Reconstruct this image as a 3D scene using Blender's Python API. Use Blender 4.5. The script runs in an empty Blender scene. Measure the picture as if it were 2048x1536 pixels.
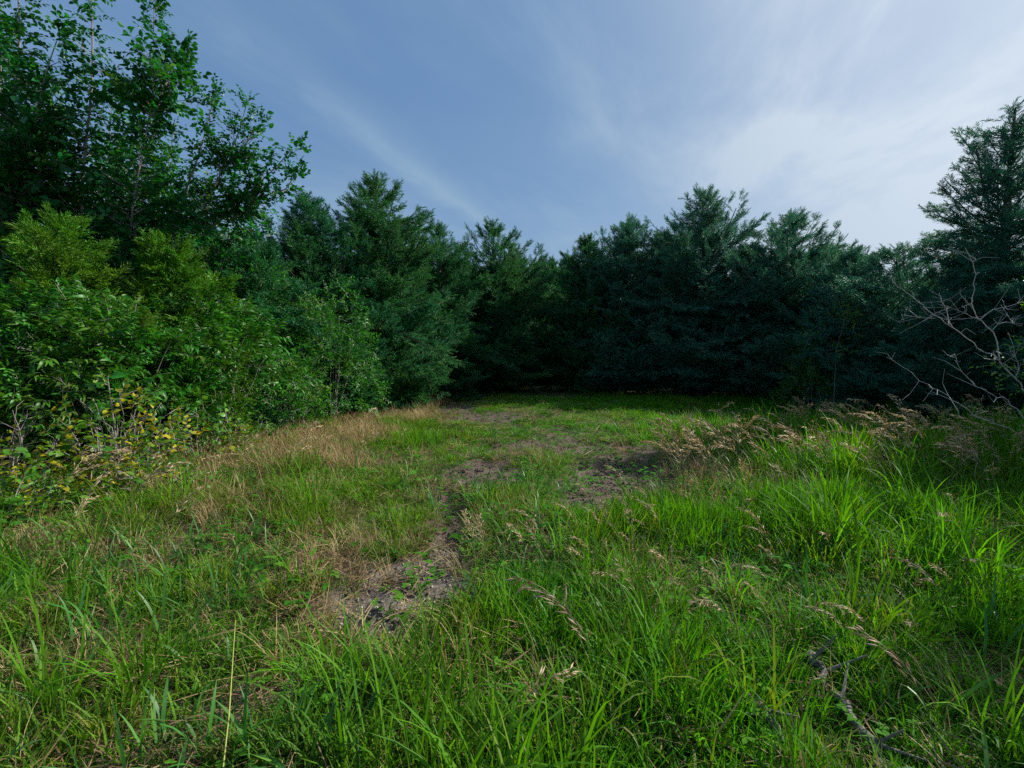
import bpy, math, random
import numpy as np
from mathutils import Vector, Matrix

# ------------------------------------------------------------------ camera, sky, sun, exposure
SC = bpy.context.scene
COL = SC.collection
F, CU, CV, CAMZ = 920.0, 1024.0, 768.0, 1.5
PITCH = math.atan(52.0 / F)
cam_d = bpy.data.cameras.new('camera')
cam_d.sensor_width = 36.0
cam_d.lens = 36.0 * F / 2048.0
cam_d.clip_start = 0.05
cam_d.clip_end = 3000
cam = bpy.data.objects.new('camera', cam_d)
cam.location = (0, 0, CAMZ)
cam.rotation_euler = (math.radians(90) - PITCH, 0, 0)
COL.objects.link(cam)
SC.camera = cam

SUN_AZ, SUN_EL = math.radians(69), math.radians(35)      # azimuth from +Y towards +X
sun_dir = Vector((math.sin(SUN_AZ) * math.cos(SUN_EL), math.cos(SUN_AZ) * math.cos(SUN_EL), math.sin(SUN_EL)))
sd = bpy.data.lights.new('sun', 'SUN')
sd.energy = 5.0
sd.angle = math.radians(0.6)
sd.color = (1.0, 0.95, 0.86)
sun = bpy.data.objects.new('sun', sd)
sun.rotation_euler = sun_dir.to_track_quat('Z', 'Y').to_euler()
sun.location = (20, 12, 20)
COL.objects.link(sun)

W = bpy.data.worlds.new('World')
SC.world = W
W.use_nodes = True
wn, wl = W.node_tree.nodes, W.node_tree.links
wn.clear()

def wnode(t, **kw):
    n = wn.new(t)
    for k, v in kw.items():
        setattr(n, k, v)
    return n

def wmath(op, a, b=None, clamp=False):
    n = wn.new('ShaderNodeMath'); n.operation = op; n.use_clamp = clamp
    for i, v in enumerate((a, b)):
        if v is None: continue
        if isinstance(v, (int, float)): n.inputs[i].default_value = v
        else: wl.new(v, n.inputs[i])
    return n.outputs[0]

def wsmooth(x, a, b, c=0.0, d=1.0):
    n = wn.new('ShaderNodeMapRange'); n.interpolation_type = 'SMOOTHSTEP'
    wl.new(x, n.inputs[0])
    for i, v in enumerate((a, b, c, d)): n.inputs[i + 1].default_value = v
    return n.outputs[0]

def wmix(fac, a, b, mode='MIX'):
    n = wn.new('ShaderNodeMix'); n.data_type = 'RGBA'; n.blend_type = mode
    for s, v in ((n.inputs[0], fac), (n.inputs[6], a), (n.inputs[7], b)):
        if isinstance(v, (int, float)): s.default_value = v
        elif isinstance(v, tuple): s.default_value = (*v, 1)
        else: wl.new(v, s)
    return n.outputs[2]

sky = wnode('ShaderNodeTexSky', sky_type='NISHITA', sun_disc=False)
sky.sun_elevation = SUN_EL
sky.sun_rotation = SUN_AZ
sky.altitude = 300
sky.air_density = 1.0
sky.dust_density = 1.6
sky.ozone_density = 3.0
tc = wnode('ShaderNodeTexCoord')
sep = wnode('ShaderNodeSeparateXYZ')
wl.new(tc.outputs['Generated'], sep.inputs[0])
dx, dy, dz = sep.outputs
zc = wmath('MAXIMUM', dz, 0.03)
px = wmath('DIVIDE', dx, zc)
py = wmath('DIVIDE', dy, zc)
cmb = wnode('ShaderNodeCombineXYZ')
wl.new(px, cmb.inputs[0]); wl.new(py, cmb.inputs[1])
# cirrus: noise drawn out along the wind
mp = wnode('ShaderNodeMapping')
mp.inputs['Scale'].default_value = (0.38, 1.0, 1)
rot1 = wnode('ShaderNodeVectorRotate', rotation_type='Z_AXIS')
rot1.inputs['Angle'].default_value = math.radians(-66)
wl.new(cmb.outputs[0], rot1.inputs['Vector'])
wl.new(rot1.outputs[0], mp.inputs[0])
nz = wnode('ShaderNodeTexNoise')
wl.new(mp.outputs[0], nz.inputs[0])
nz.inputs['Scale'].default_value = 1.5
nz.inputs['Detail'].default_value = 7
nz.inputs['Roughness'].default_value = 0.60
nz.inputs['Distortion'].default_value = 0.35
cirrus = wsmooth(nz.outputs[0], 0.38, 0.78)
mp2 = wnode('ShaderNodeMapping')
mp2.inputs['Rotation'].default_value = (0, 0, math.radians(-50))
mp2.inputs['Scale'].default_value = (0.3, 0.6, 1)
mp2.inputs['Location'].default_value = (3.1, 1.7, 0)
wl.new(cmb.outputs[0], mp2.inputs[0])
nz2 = wnode('ShaderNodeTexNoise')
wl.new(mp2.outputs[0], nz2.inputs[0])
nz2.inputs['Scale'].default_value = 1.1
nz2.inputs['Detail'].default_value = 4
veil = wsmooth(nz2.outputs[0], 0.38, 0.72)
# one long streak crossing the left of the sky
lx, ly = 0.322, 0.947
off = wmath('ADD', wmath('MULTIPLY', wmath('ADD', px, 0.92), ly), wmath('MULTIPLY', wmath('SUBTRACT', py, 1.28), -lx))
off = wmath('ADD', off, wmath('MULTIPLY', wmath('SUBTRACT', nz.outputs[0], 0.5), 0.35))
streak = wmath('POWER', 2.718, wmath('MULTIPLY', wmath('MULTIPLY', off, off), -110.0))
streak = wmath('MULTIPLY', streak, wsmooth(nz.outputs[0], 0.30, 0.66, 0.2, 1.0))
# brightness round the sun
dotn = wnode('ShaderNodeVectorMath', operation='DOT_PRODUCT')
wl.new(tc.outputs['Generated'], dotn.inputs[0])
dotn.inputs[1].default_value = sun_dir
near = wsmooth(dotn.outputs['Value'], 0.25, 0.97)
near2 = wmath('POWER', near, 2.3)
SKY_TINT = (1.05, 1.10, 1.12)
base = wmix(0.78, wmix(1.0, sky.outputs[0], SKY_TINT, 'MULTIPLY'), (0.92, 1.78, 3.15))
hz = wsmooth(dz, 0.0, 0.42, 1.0, 0.0)
cov = wmath('ADD', wmath('MULTIPLY', cirrus, 0.44), wmath('MULTIPLY', veil, 0.12))
cov = wmath('ADD', cov, wmath('MULTIPLY', streak, 0.42))
cov = wmath('ADD', cov, wmath('MULTIPLY', hz, 0.85))
cov = wmath('ADD', cov, wmath('MULTIPLY', near2, wmath('ADD', wmath('MULTIPLY', wmath('ADD', veil, cirrus), 0.22), 0.62)), clamp=True)
ccol = wmix(near2, (2.0, 2.95, 4.0), (4.5, 5.1, 5.8))
skyc = wmix(cov, base, ccol)
bg = wnode('ShaderNodeBackground')
wl.new(skyc, bg.inputs[0])
bg.inputs[1].default_value = 0.109
wo = wnode('ShaderNodeOutputWorld')
wl.new(bg.outputs[0], wo.inputs[0])

SC.view_settings.view_transform = 'Standard'
SC.view_settings.look = 'None'
SC.view_settings.exposure = 0.50
SC.view_settings.gamma = 1.0
SC.view_settings.use_curve_mapping = False
SC.render.engine = 'CYCLES'
cy = SC.cycles
cy.max_bounces = 5; cy.diffuse_bounces = 3; cy.glossy_bounces = 2; cy.transmission_bounces = 3
cy.transparent_max_bounces = 4
cy.use_adaptive_sampling = True; cy.adaptive_threshold = 0.02
cy.use_denoising = False
cy.sample_clamp_indirect = 4.0
cy.filter_width = 1.5

# ------------------------------------------------------------------ picture <-> place
SP, CP = math.sin(PITCH), math.cos(PITCH)

def ray(u, v):
    a, b = (u - CU) / F, (CV - v) / F
    return np.array([a, CP + b * SP, -SP + b * CP])

def at(u, v, Y):                      # the point at depth Y seen at photo pixel (u, v)
    d = ray(u, v)
    return np.array([0, 0, CAMZ]) + d * (Y / d[1])

def pix(x, y, z=0.0):                 # photo pixel of a point
    zz = z - CAMZ
    fwd = y * CP - zz * SP
    up = y * SP + zz * CP
    fwd = np.maximum(fwd, 0.05)
    return CU + F * x / fwd, CV - F * up / fwd

def rng(s): return np.random.default_rng(s)

def _hash(ix, iy, s):
    h = (ix * 374761393 + iy * 668265263 + s * 974634777) & 0xffffffff
    h = ((h ^ (h >> 13)) * 1274126177) & 0xffffffff
    return ((h ^ (h >> 16)) & 0xffff) / 65535.0

def vnoise(x, y, s=0):
    x = np.asarray(x, float); y = np.asarray(y, float)
    ix = np.floor(x).astype(np.int64); iy = np.floor(y).astype(np.int64)
    fx, fy = x - ix, y - iy
    fx = fx * fx * (3 - 2 * fx); fy = fy * fy * (3 - 2 * fy)
    a, b = _hash(ix, iy, s), _hash(ix + 1, iy, s)
    c, d = _hash(ix, iy + 1, s), _hash(ix + 1, iy + 1, s)
    return (a * (1 - fx) + b * fx) * (1 - fy) + (c * (1 - fx) + d * fx) * fy

def fbm(x, y, s=0, o=4):
    r, a, t = 0, 0.5, 0
    for i in range(o):
        r = r + a * vnoise(x * 2 ** i, y * 2 ** i, s + i * 17); t += a; a *= 0.5
    return r / t                     # 0..1

# masks laid on the ground: ellipses (u, v, ru, rv, weight), taken off the photo's ground
def emask(lst, x, y, warp=0.45, s=5):
    u, v = pix(x, y, 0.0)
    n = (fbm(x * 2.3, y * 2.3, s) - 0.5) * 2 * warp
    m = np.zeros_like(u)
    for cu, cv, ru, rv, w in lst:
        d = np.sqrt(((u - cu) / ru) ** 2 + ((v - cv) / rv) ** 2) + n
        m = np.maximum(m, w * np.clip((1.15 - d) / 0.4, 0, 1))
    return m

BARE = [(912, 820, 44, 13, .9), (965, 843, 70, 12, .9), (1060, 862, 80, 11, .6), (1150, 872, 110, 12, .55),
        (975, 950, 95, 34, .97), (1235, 955, 140, 48, 1), (1120, 895, 150, 15, .6), (1190, 1010, 70, 22, .75), (1340, 935, 70, 22, .75),
        (905, 1050, 36, 75, .92), (885, 1110, 50, 36, .88),
        (855, 1165, 105, 54, .98), (755, 1225, 110, 56, .96), (710, 1285, 50, 26, .6),
        (50, 1150, 130, 30, .6), (640, 1130, 40, 18, .4), (1560, 1490, 130, 50, .6), (1440, 1395, 60, 30, .5), (1740, 1500, 80, 50, .5), (200, 1370, 60, 24, .35), (560, 1400, 60, 26, .35),
        (1450, 828, 160, 8, .8)]
GRAVEL = [(845, 1160, 105, 44, 1), (745, 1215, 105, 45, 1), (905, 1110, 50, 22, .8)]
DRY = [(330, 945, 170, 50, .8), (520, 915, 190, 48, .95), (640, 872, 140, 26, .85), (780, 836, 100, 18, .85), (840, 812, 60, 10, .8),
       (120, 1090, 170, 40, .55), (430, 1020, 120, 36, .25), (650, 1080, 80, 40, .3), (700, 1150, 90, 30, .35), (930, 1110, 50, 30, .35),
       (1150, 1100, 120, 50, .2), (120, 1350, 100, 46, .35), (620, 1240, 60, 40, .3)]
LUSH = [(910, 905, 110, 36, 1), (1090, 925, 70, 24, .9), (1240, 868, 90, 16, 1), (1450, 868, 220, 26, 1), (1040, 858, 40, 14, .8),
        (1000, 1010, 70, 30, .7), (1250, 1060, 180, 60, .8), (1600, 1080, 260, 70, .9), (600, 1000, 60, 50, .4)]
BROME = [(1640, 935, 300, 52, 1), (1900, 950, 250, 70, 1), (1420, 985, 110, 50, .8), (1280, 1060, 120, 50, .35),
         (1750, 1060, 260, 60, .4), (1330, 1170, 200, 80, .3)]

def ground_z(x, y):
    x = np.asarray(x, float); y = np.asarray(y, float)
    z = (fbm(x * 0.16 + 3, y * 0.16, 11, 3) - 0.5) * 0.22
    z = z + (fbm(x * 1.3, y * 1.3, 23, 3) - 0.5) * 0.07
    b = emask(BARE, x, y)
    z = z - b * 0.045
    z = z + b * ((fbm(x * 7.5, y * 7.5, 31, 3) - 0.5) * 0.085 + (fbm(x * 17, y * 17, 37, 2) - 0.5) * 0.035)
    far = np.clip((np.hypot(x, y) - 45) / 60, 0, 1)
    return z * (1 - far)

# ------------------------------------------------------------------ mesh helpers
class MB:
    def __init__(s):
        s.v, s.f, s.h, s.r, s.m = [], [], [], [], []
    def add(s, verts, faces, h=0.0, r=0.0, mi=0):
        o = len(s.v)
        s.v.extend([tuple(map(float, p)) for p in verts])
        s.f.extend([tuple(i + o for i in f) for f in faces])
        n = len(verts)
        s.h.extend(h if hasattr(h, '__len__') else [h] * n)
        s.r.extend([r] * n)
        s.m.extend([mi] * len(faces))
    def mesh(s, name, mats):
        me = bpy.data.meshes.new(name)
        me.from_pydata(s.v, [], s.f)
        for nm, arr in (('h', s.h), ('rnd', s.r)):
            a = me.attributes.new(nm, 'FLOAT', 'POINT')
            a.data.foreach_set('value', np.array(arr, np.float32))
        for m in (mats if isinstance(mats, (list, tuple)) else [mats]):
            me.materials.append(m)
        if any(s.m):
            me.polygons.foreach_set('material_index', np.array(s.m, np.int32))
        me.update()
        return me

def link(name, data, parent=None):
    o = bpy.data.objects.new(name, data)
    COL.objects.link(o)
    if parent: o.parent = parent
    return o

def tag(o, label=None, cat=None, group=None, kind=None):
    if label: o['label'] = label
    if cat: o['category'] = cat
    if group: o['group'] = group
    if kind: o['kind'] = kind
    return o

def nrm(v):
    v = np.asarray(v, float)
    return v / (np.linalg.norm(v) + 1e-9)

def tube(mb, pts, rad, sides=5, r=0.0, smooth=False):
    pts = np.asarray(pts, float); n = len(pts)
    verts, hs = [], []
    ref = np.array([0.31, 0.77, 0.55])
    for i in range(n):
        t = nrm(pts[min(i + 1, n - 1)] - pts[max(i - 1, 0)])
        a = nrm(np.cross(t, ref)); b = np.cross(t, a)
        for k in range(sides):
            an = 2 * math.pi * k / sides
            verts.append(pts[i] + rad[i] * (math.cos(an) * a + math.sin(an) * b)); hs.append(i / (n - 1))
    faces = []
    for i in range(n - 1):
        for k in range(sides):
            k2 = (k + 1) % sides
            faces.append((i * sides + k, i * sides + k2, (i + 1) * sides + k2, (i + 1) * sides + k))
    faces.append(tuple(range((n - 1) * sides, n * sides)))
    mb.add(verts, faces, hs, r)

def ribbon(mb, pts, wid, side, r=0.0, h0=0.0, h1=1.0, mi=0):
    """flat tapering strip; side may be one vector or one per point"""
    pts = np.asarray(pts, float); n = len(pts)
    side = np.asarray(side, float)
    verts, faces, hs = [], [], []
    for i in range(n - 1):
        s = side if side.ndim == 1 else side[i]
        verts += [pts[i] - s * wid[i] / 2, pts[i] + s * wid[i] / 2]
        hs += [h0 + (h1 - h0) * i / (n - 1)] * 2
    verts.append(pts[-1]); hs.append(h1)
    for i in range(n - 2):
        faces.append((2 * i, 2 * i + 1, 2 * i + 3, 2 * i + 2))
    faces.append((2 * n - 4, 2 * n - 3, 2 * n - 2))
    mb.add(verts, faces, hs, r, mi)

def leafshape(mb, base, d, up, L, Wd, r, fold=0.25, droop=0.25, mi=0, lobes=0.0):
    """ovate folded leaf: rib plus two halves"""
    d = nrm(d); s = nrm(np.cross(d, up)); n = np.cross(s, d)
    prof = [(0.0, 0.0), (0.18, 0.62), (0.42, 1.0), (0.7, 0.72), (1.0, 0.0)]
    verts, hs = [], []
    for t, w in prof:
        c = base + d * L * t - n * L * droop * t * t
        hw = w * Wd / 2
        verts += [c, c - s * hw + n * hw * fold, c + s * hw + n * hw * fold]; hs += [t] * 3
    f = []
    for i in range(4):
        a, b = 3 * i, 3 * i + 3
        for k in (1, 2):
            q = (a, b, b + k, a + k) if k == 1 else (a, a + k, b + k, b)
            if i == 0: q = (a, b, b + k) if k == 1 else (a, b + k, b)
            if i == 3: q = (a, b, a + k) if k == 1 else (a, a + k, b)
            f.append(q)
    mb.add(verts, f, hs, r, mi)

# ------------------------------------------------------------------ materials
def nmat(name):
    m = bpy.data.materials.new(name); m.use_nodes = True
    nt = m.node_tree; nt.nodes.clear()
    return m, nt.nodes, nt.links

def mixc(N, Lk, fac, a, b, mode='MIX'):
    n = N.new('ShaderNodeMix'); n.data_type = 'RGBA'; n.blend_type = mode
    for s, v in ((n.inputs[0], fac), (n.inputs[6], a), (n.inputs[7], b)):
        if isinstance(v, (int, float)): s.default_value = v
        elif isinstance(v, tuple): s.default_value = (*v, 1)
        else: Lk.new(v, s)
    return n.outputs[2]

def leafmat(name, ca, cb, cdry, cbase=None, trans=0.4, rough=0.45, spec=0.4, tcol=(1.25, 1.15, 0.5), basew=0.35, var=0.35):
    m, N, Lk = nmat(name)
    ar = N.new('ShaderNodeAttribute'); ar.attribute_name = 'rnd'
    ah = N.new('ShaderNodeAttribute'); ah.attribute_name = 'h'
    ti = N.new('ShaderNodeAttribute'); ti.attribute_name = 'tint'; ti.attribute_type = 'INSTANCER'
    oi = N.new('ShaderNodeObjectInfo')
    c = mixc(N, Lk, ar.outputs['Fac'], ca, cb)
    c = mixc(N, Lk, ti.outputs['Fac'], c, cdry)
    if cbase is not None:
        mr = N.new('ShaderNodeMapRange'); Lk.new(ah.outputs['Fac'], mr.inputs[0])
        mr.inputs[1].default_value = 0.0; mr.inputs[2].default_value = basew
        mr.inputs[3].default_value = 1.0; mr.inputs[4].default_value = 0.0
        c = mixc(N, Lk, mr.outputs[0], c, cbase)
    vr = N.new('ShaderNodeMapRange'); Lk.new(oi.outputs['Random'], vr.inputs[0])
    vr.inputs[3].default_value = 1 - var; vr.inputs[4].default_value = 1 + var
    vv = N.new('ShaderNodeVectorMath'); vv.operation = 'SCALE'
    Lk.new(c, vv.inputs[0]); Lk.new(vr.outputs[0], vv.inputs['Scale'])
    p = N.new('ShaderNodeBsdfPrincipled')
    Lk.new(vv.outputs[0], p.inputs['Base Color'])
    p.inputs['Roughness'].default_value = rough
    p.inputs['Specular IOR Level'].default_value = spec
    t = N.new('ShaderNodeBsdfTranslucent')
    tm = mixc(N, Lk, 1.0, vv.outputs[0], tcol, 'MULTIPLY')
    Lk.new(tm, t.inputs[0])
    mx = N.new('ShaderNodeMixShader'); mx.inputs[0].default_value = trans
    Lk.new(p.outputs[0], mx.inputs[1]); Lk.new(t.outputs[0], mx.inputs[2])
    o = N.new('ShaderNodeOutputMaterial'); Lk.new(mx.outputs[0], o.inputs[0])
    return m

def barkmat(name, ca, cb, scale=18):
    m, N, Lk = nmat(name)
    tcn = N.new('ShaderNodeTexCoord')
    mpn = N.new('ShaderNodeMapping'); mpn.inputs['Scale'].default_value = (1, 1, 0.25)
    Lk.new(tcn.outputs['Object'], mpn.inputs[0])
    no = N.new('ShaderNodeTexNoise'); no.inputs['Scale'].default_value = scale; no.inputs['Detail'].default_value = 5
    Lk.new(mpn.outputs[0], no.inputs[0])
    c = mixc(N, Lk, no.outputs[0], ca, cb)
    p = N.new('ShaderNodeBsdfPrincipled'); Lk.new(c, p.inputs['Base Color']); p.inputs['Roughness'].default_value = 0.8
    bp = N.new('ShaderNodeBump'); bp.inputs['Strength'].default_value = 0.6; bp.inputs['Distance'].default_value = 0.01
    Lk.new(no.outputs[0], bp.inputs['Height']); Lk.new(bp.outputs[0], p.inputs['Normal'])
    o = N.new('ShaderNodeOutputMaterial'); Lk.new(p.outputs[0], o.inputs[0])
    return m

M_cedar = leafmat('cedar_scale_leaves', (0.014, 0.110, 0.055), (0.030, 0.170, 0.062), (0.080, 0.200, 0.016), trans=0.28, rough=0.55, spec=0.3, tcol=(1.1, 1.2, .6))
M_cedary = leafmat('yellow_green_cedar_leaves', (0.030, 0.165, 0.008), (0.070, 0.225, 0.008), (0.15, 0.24, 0.015), trans=0.32, rough=0.55, spec=0.3)
M_cedar_veil = leafmat('veil_lifted_blue_cedar_leaves', (0.034, 0.150, 0.105), (0.062, 0.215, 0.135), (0.09, 0.190, 0.08), trans=0.26, rough=0.55, spec=0.3, tcol=(1, 1.15, .8))  # blue-green leaves, colour lightened to stand in for the hazy glare veil
M_broad = leafmat('broad_tree_leaves', (0.008, 0.115, 0.030), (0.022, 0.175, 0.034), (0.10, 0.24, 0.02), trans=0.36, rough=0.42, spec=0.3, tcol=(1.2, 1.3, .3))
M_dog = leafmat('lance_shrub_leaves', (0.018, 0.145, 0.012), (0.046, 0.215, 0.014), (0.20, 0.15, 0.03), trans=0.35, rough=0.4, spec=0.3)
M_bush = leafmat('bright_bush_leaves', (0.014, 0.150, 0.016), (0.042, 0.220, 0.016), (0.14, 0.30, 0.015), trans=0.38, rough=0.45, spec=0.3)
M_bram = leafmat('bramble_leaves', (0.040, 0.170, 0.016), (0.100, 0.270, 0.018), (0.42, 0.36, 0.02), trans=0.38, rough=0.42, spec=0.4)
M_forb = leafmat('low_weed_leaves', (0.016, 0.150, 0.012), (0.045, 0.210, 0.014), (0.12, 0.24, 0.015), trans=0.35, rough=0.75, spec=0.08)
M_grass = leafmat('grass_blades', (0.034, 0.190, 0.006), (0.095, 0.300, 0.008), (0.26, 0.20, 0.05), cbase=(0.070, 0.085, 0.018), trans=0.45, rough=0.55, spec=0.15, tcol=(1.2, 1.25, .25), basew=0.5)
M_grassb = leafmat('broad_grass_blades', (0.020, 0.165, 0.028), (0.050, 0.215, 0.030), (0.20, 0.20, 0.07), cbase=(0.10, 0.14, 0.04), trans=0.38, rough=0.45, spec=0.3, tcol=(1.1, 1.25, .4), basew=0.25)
M_dry = leafmat('dry_grass_blades', (0.33, 0.245, 0.110), (0.50, 0.39, 0.19), (0.20, 0.125, 0.065), trans=0.3, rough=0.6, spec=0.3, tcol=(1.1, 1.0, .8))
M_seed = leafmat('dry_seed_heads', (0.48, 0.36, 0.20), (0.70, 0.55, 0.34), (0.34, 0.22, 0.11), trans=0.35, rough=0.55, spec=0.35, tcol=(1.1, 1, .8))
M_stem = leafmat('grass_stems', (0.12, 0.18, 0.05), (0.24, 0.22, 0.09), (0.3, 0.22, 0.1), trans=0.15, rough=0.5, spec=0.4)
M_litter = leafmat('dead_leaf_litter', (0.16, 0.095, 0.065), (0.32, 0.22, 0.16), (0.1, 0.06, 0.04), trans=0.1, rough=0.7, spec=0.2)
M_bark = barkmat('reddish_cedar_bark', (0.055, 0.038, 0.030), (0.16, 0.115, 0.09))
M_twig = barkmat('grey_twig_bark', (0.15, 0.125, 0.11), (0.34, 0.29, 0.26), 40)
M_dead = barkmat('weathered_dead_wood', (0.32, 0.29, 0.27), (0.60, 0.56, 0.52), 30)
M_wood = barkmat('rotting_wood', (0.06, 0.05, 0.045), (0.24, 0.20, 0.17), 22)

def soilmat():
    m, N, Lk = nmat('damp_bare_soil')
    tcn = N.new('ShaderNodeTexCoord')
    n1 = N.new('ShaderNodeTexNoise'); n1.inputs['Scale'].default_value = 1.4; n1.inputs['Detail'].default_value = 8
    n2 = N.new('ShaderNodeTexNoise'); n2.inputs['Scale'].default_value = 22; n2.inputs['Detail'].default_value = 8; n2.inputs['Roughness'].default_value = .7
    n3 = N.new('ShaderNodeTexVoronoi'); n3.inputs['Scale'].default_value = 60
    for n in (n1, n2, n3): Lk.new(tcn.outputs['Object'], n.inputs['Vector'])
    c = mixc(N, Lk, n1.outputs[0], (0.040, 0.026, 0.018), (0.085, 0.055, 0.038))
    r2 = N.new('ShaderNodeMapRange'); Lk.new(n2.outputs[0], r2.inputs[0]); r2.inputs[1].default_value = .3; r2.inputs[2].default_value = .75
    c = mixc(N, Lk, r2.outputs[0], c, (0.130, 0.088, 0.062))
    ag = N.new('ShaderNodeAttribute'); ag.attribute_name = 'gravel'
    rr = N.new('ShaderNodeMapRange'); Lk.new(n3.outputs['Color'], rr.inputs[0]); rr.inputs[3].default_value = 0.04; rr.inputs[4].default_value = 0.22
    cg = N.new('ShaderNodeCombineColor')
    for i, k in enumerate((1.0, .84, .70)):
        mm = N.new('ShaderNodeMath'); mm.operation = 'MULTIPLY'; mm.inputs[1].default_value = k
        Lk.new(rr.outputs[0], mm.inputs[0]); Lk.new(mm.outputs[0], cg.inputs[i])
    c = mixc(N, Lk, ag.outputs['Fac'], c, cg.outputs[0])
    p = N.new('ShaderNodeBsdfPrincipled'); Lk.new(c, p.inputs['Base Color']); p.inputs['Roughness'].default_value = 0.85
    b = N.new('ShaderNodeBump'); b.inputs['Strength'].default_value = 0.9; b.inputs['Distance'].default_value = 0.02
    Lk.new(n2.outputs[0], b.inputs['Height']); Lk.new(b.outputs[0], p.inputs['Normal'])
    o = N.new('ShaderNodeOutputMaterial'); Lk.new(p.outputs[0], o.inputs[0])
    return m

def stonemat():
    m, N, Lk = nmat('pale_gravel_stone')
    ar = N.new('ShaderNodeObjectInfo')
    cr = N.new('ShaderNodeValToRGB'); Lk.new(ar.outputs['Random'], cr.inputs[0])
    el = cr.color_ramp.elements
    el[0].color = (0.10, 0.08, 0.07, 1); el[1].color = (0.50, 0.44, 0.36, 1)
    e = el.new(0.4); e.color = (0.16, 0.11, 0.08, 1)
    e = el.new(0.7); e.color = (0.26, 0.20, 0.15, 1)
    p = N.new('ShaderNodeBsdfPrincipled'); Lk.new(cr.outputs[0], p.inputs['Base Color']); p.inputs['Roughness'].default_value = 0.7
    o = N.new('ShaderNodeOutputMaterial'); Lk.new(p.outputs[0], o.inputs[0])
    return m
M_soil, M_stone = soilmat(), stonemat()

# ------------------------------------------------------------------ instancing of uncountable pieces inside ONE object
_groups = {}
def scatter_group(k):
    """node group for a mesh that holds k piece shapes (attribute piece = 1..k) and loose points (piece = 0)"""
    if k in _groups: return _groups[k]
    g = bpy.data.node_groups.new('pieces_on_points', 'GeometryNodeTree')
    g.interface.new_socket('Geometry', in_out='INPUT', socket_type='NodeSocketGeometry')
    g.interface.new_socket('Geometry', in_out='OUTPUT', socket_type='NodeSocketGeometry')
    N, Lk = g.nodes, g.links
    gi, go = N.new('NodeGroupInput'), N.new('NodeGroupOutput')
    def attr(nm, ty):
        a = N.new('GeometryNodeInputNamedAttribute'); a.data_type = ty; a.inputs[0].default_value = nm
        return a.outputs['Attribute']
    def sel(i):
        c = N.new('FunctionNodeCompare'); c.data_type = 'INT'; c.operation = 'EQUAL'
        ins = [s for s in c.inputs if s.type == 'INT']
        Lk.new(attr('piece', 'INT'), ins[0]); ins[1].default_value = i
        s = N.new('GeometryNodeSeparateGeometry'); s.domain = 'POINT'
        Lk.new(gi.outputs[0], s.inputs['Geometry']); Lk.new(c.outputs[0], s.inputs['Selection'])
        return s.outputs['Selection']
    jn = N.new('GeometryNodeJoinGeometry')
    for i in range(1, k + 1):
        gti = N.new('GeometryNodeGeometryToInstance')
        Lk.new(sel(i), gti.inputs[0]); Lk.new(gti.outputs[0], jn.inputs[0])
    iop = N.new('GeometryNodeInstanceOnPoints')
    Lk.new(sel(0), iop.inputs['Points']); Lk.new(jn.outputs[0], iop.inputs['Instance'])
    iop.inputs['Pick Instance'].default_value = True
    Lk.new(attr('pick', 'INT'), iop.inputs['Instance Index'])
    Lk.new(attr('rot', 'FLOAT_VECTOR'), iop.inputs['Rotation'])
    Lk.new(attr('size', 'FLOAT_VECTOR'), iop.inputs['Scale'])
    Lk.new(iop.outputs[0], go.inputs[0])
    _groups[k] = g
    return g

class Proto:
    """piece shapes kept as arrays so they can be put into any object's mesh"""
    def __init__(s, mbs, mats):
        s.mbs, s.mats, s.n = mbs, mats if isinstance(mats, (list, tuple)) else [mats], len(mbs)
        s.V = np.array([p for m in mbs for p in m.v], np.float32)
        s.H = np.array([p for m in mbs for p in m.h], np.float32)
        s.R = np.array([p for m in mbs for p in m.r], np.float32)
        s.K = np.concatenate([np.full(len(m.v), i + 1) for i, m in enumerate(mbs)]).astype(np.int32)
        s.F, o = [], 0
        for m in mbs:
            s.F += [tuple(i + o for i in f) for f in m.f]; o += len(m.v)
        s.M = np.array([q for m in mbs for q in m.m], np.int32)
        s.lv = np.array([i for f in s.F for i in f], np.int32)
        s.ln = np.array([len(f) for f in s.F], np.int32)
        s.ls = np.concatenate([[0], np.cumsum(s.ln)[:-1]]).astype(np.int32)

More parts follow.
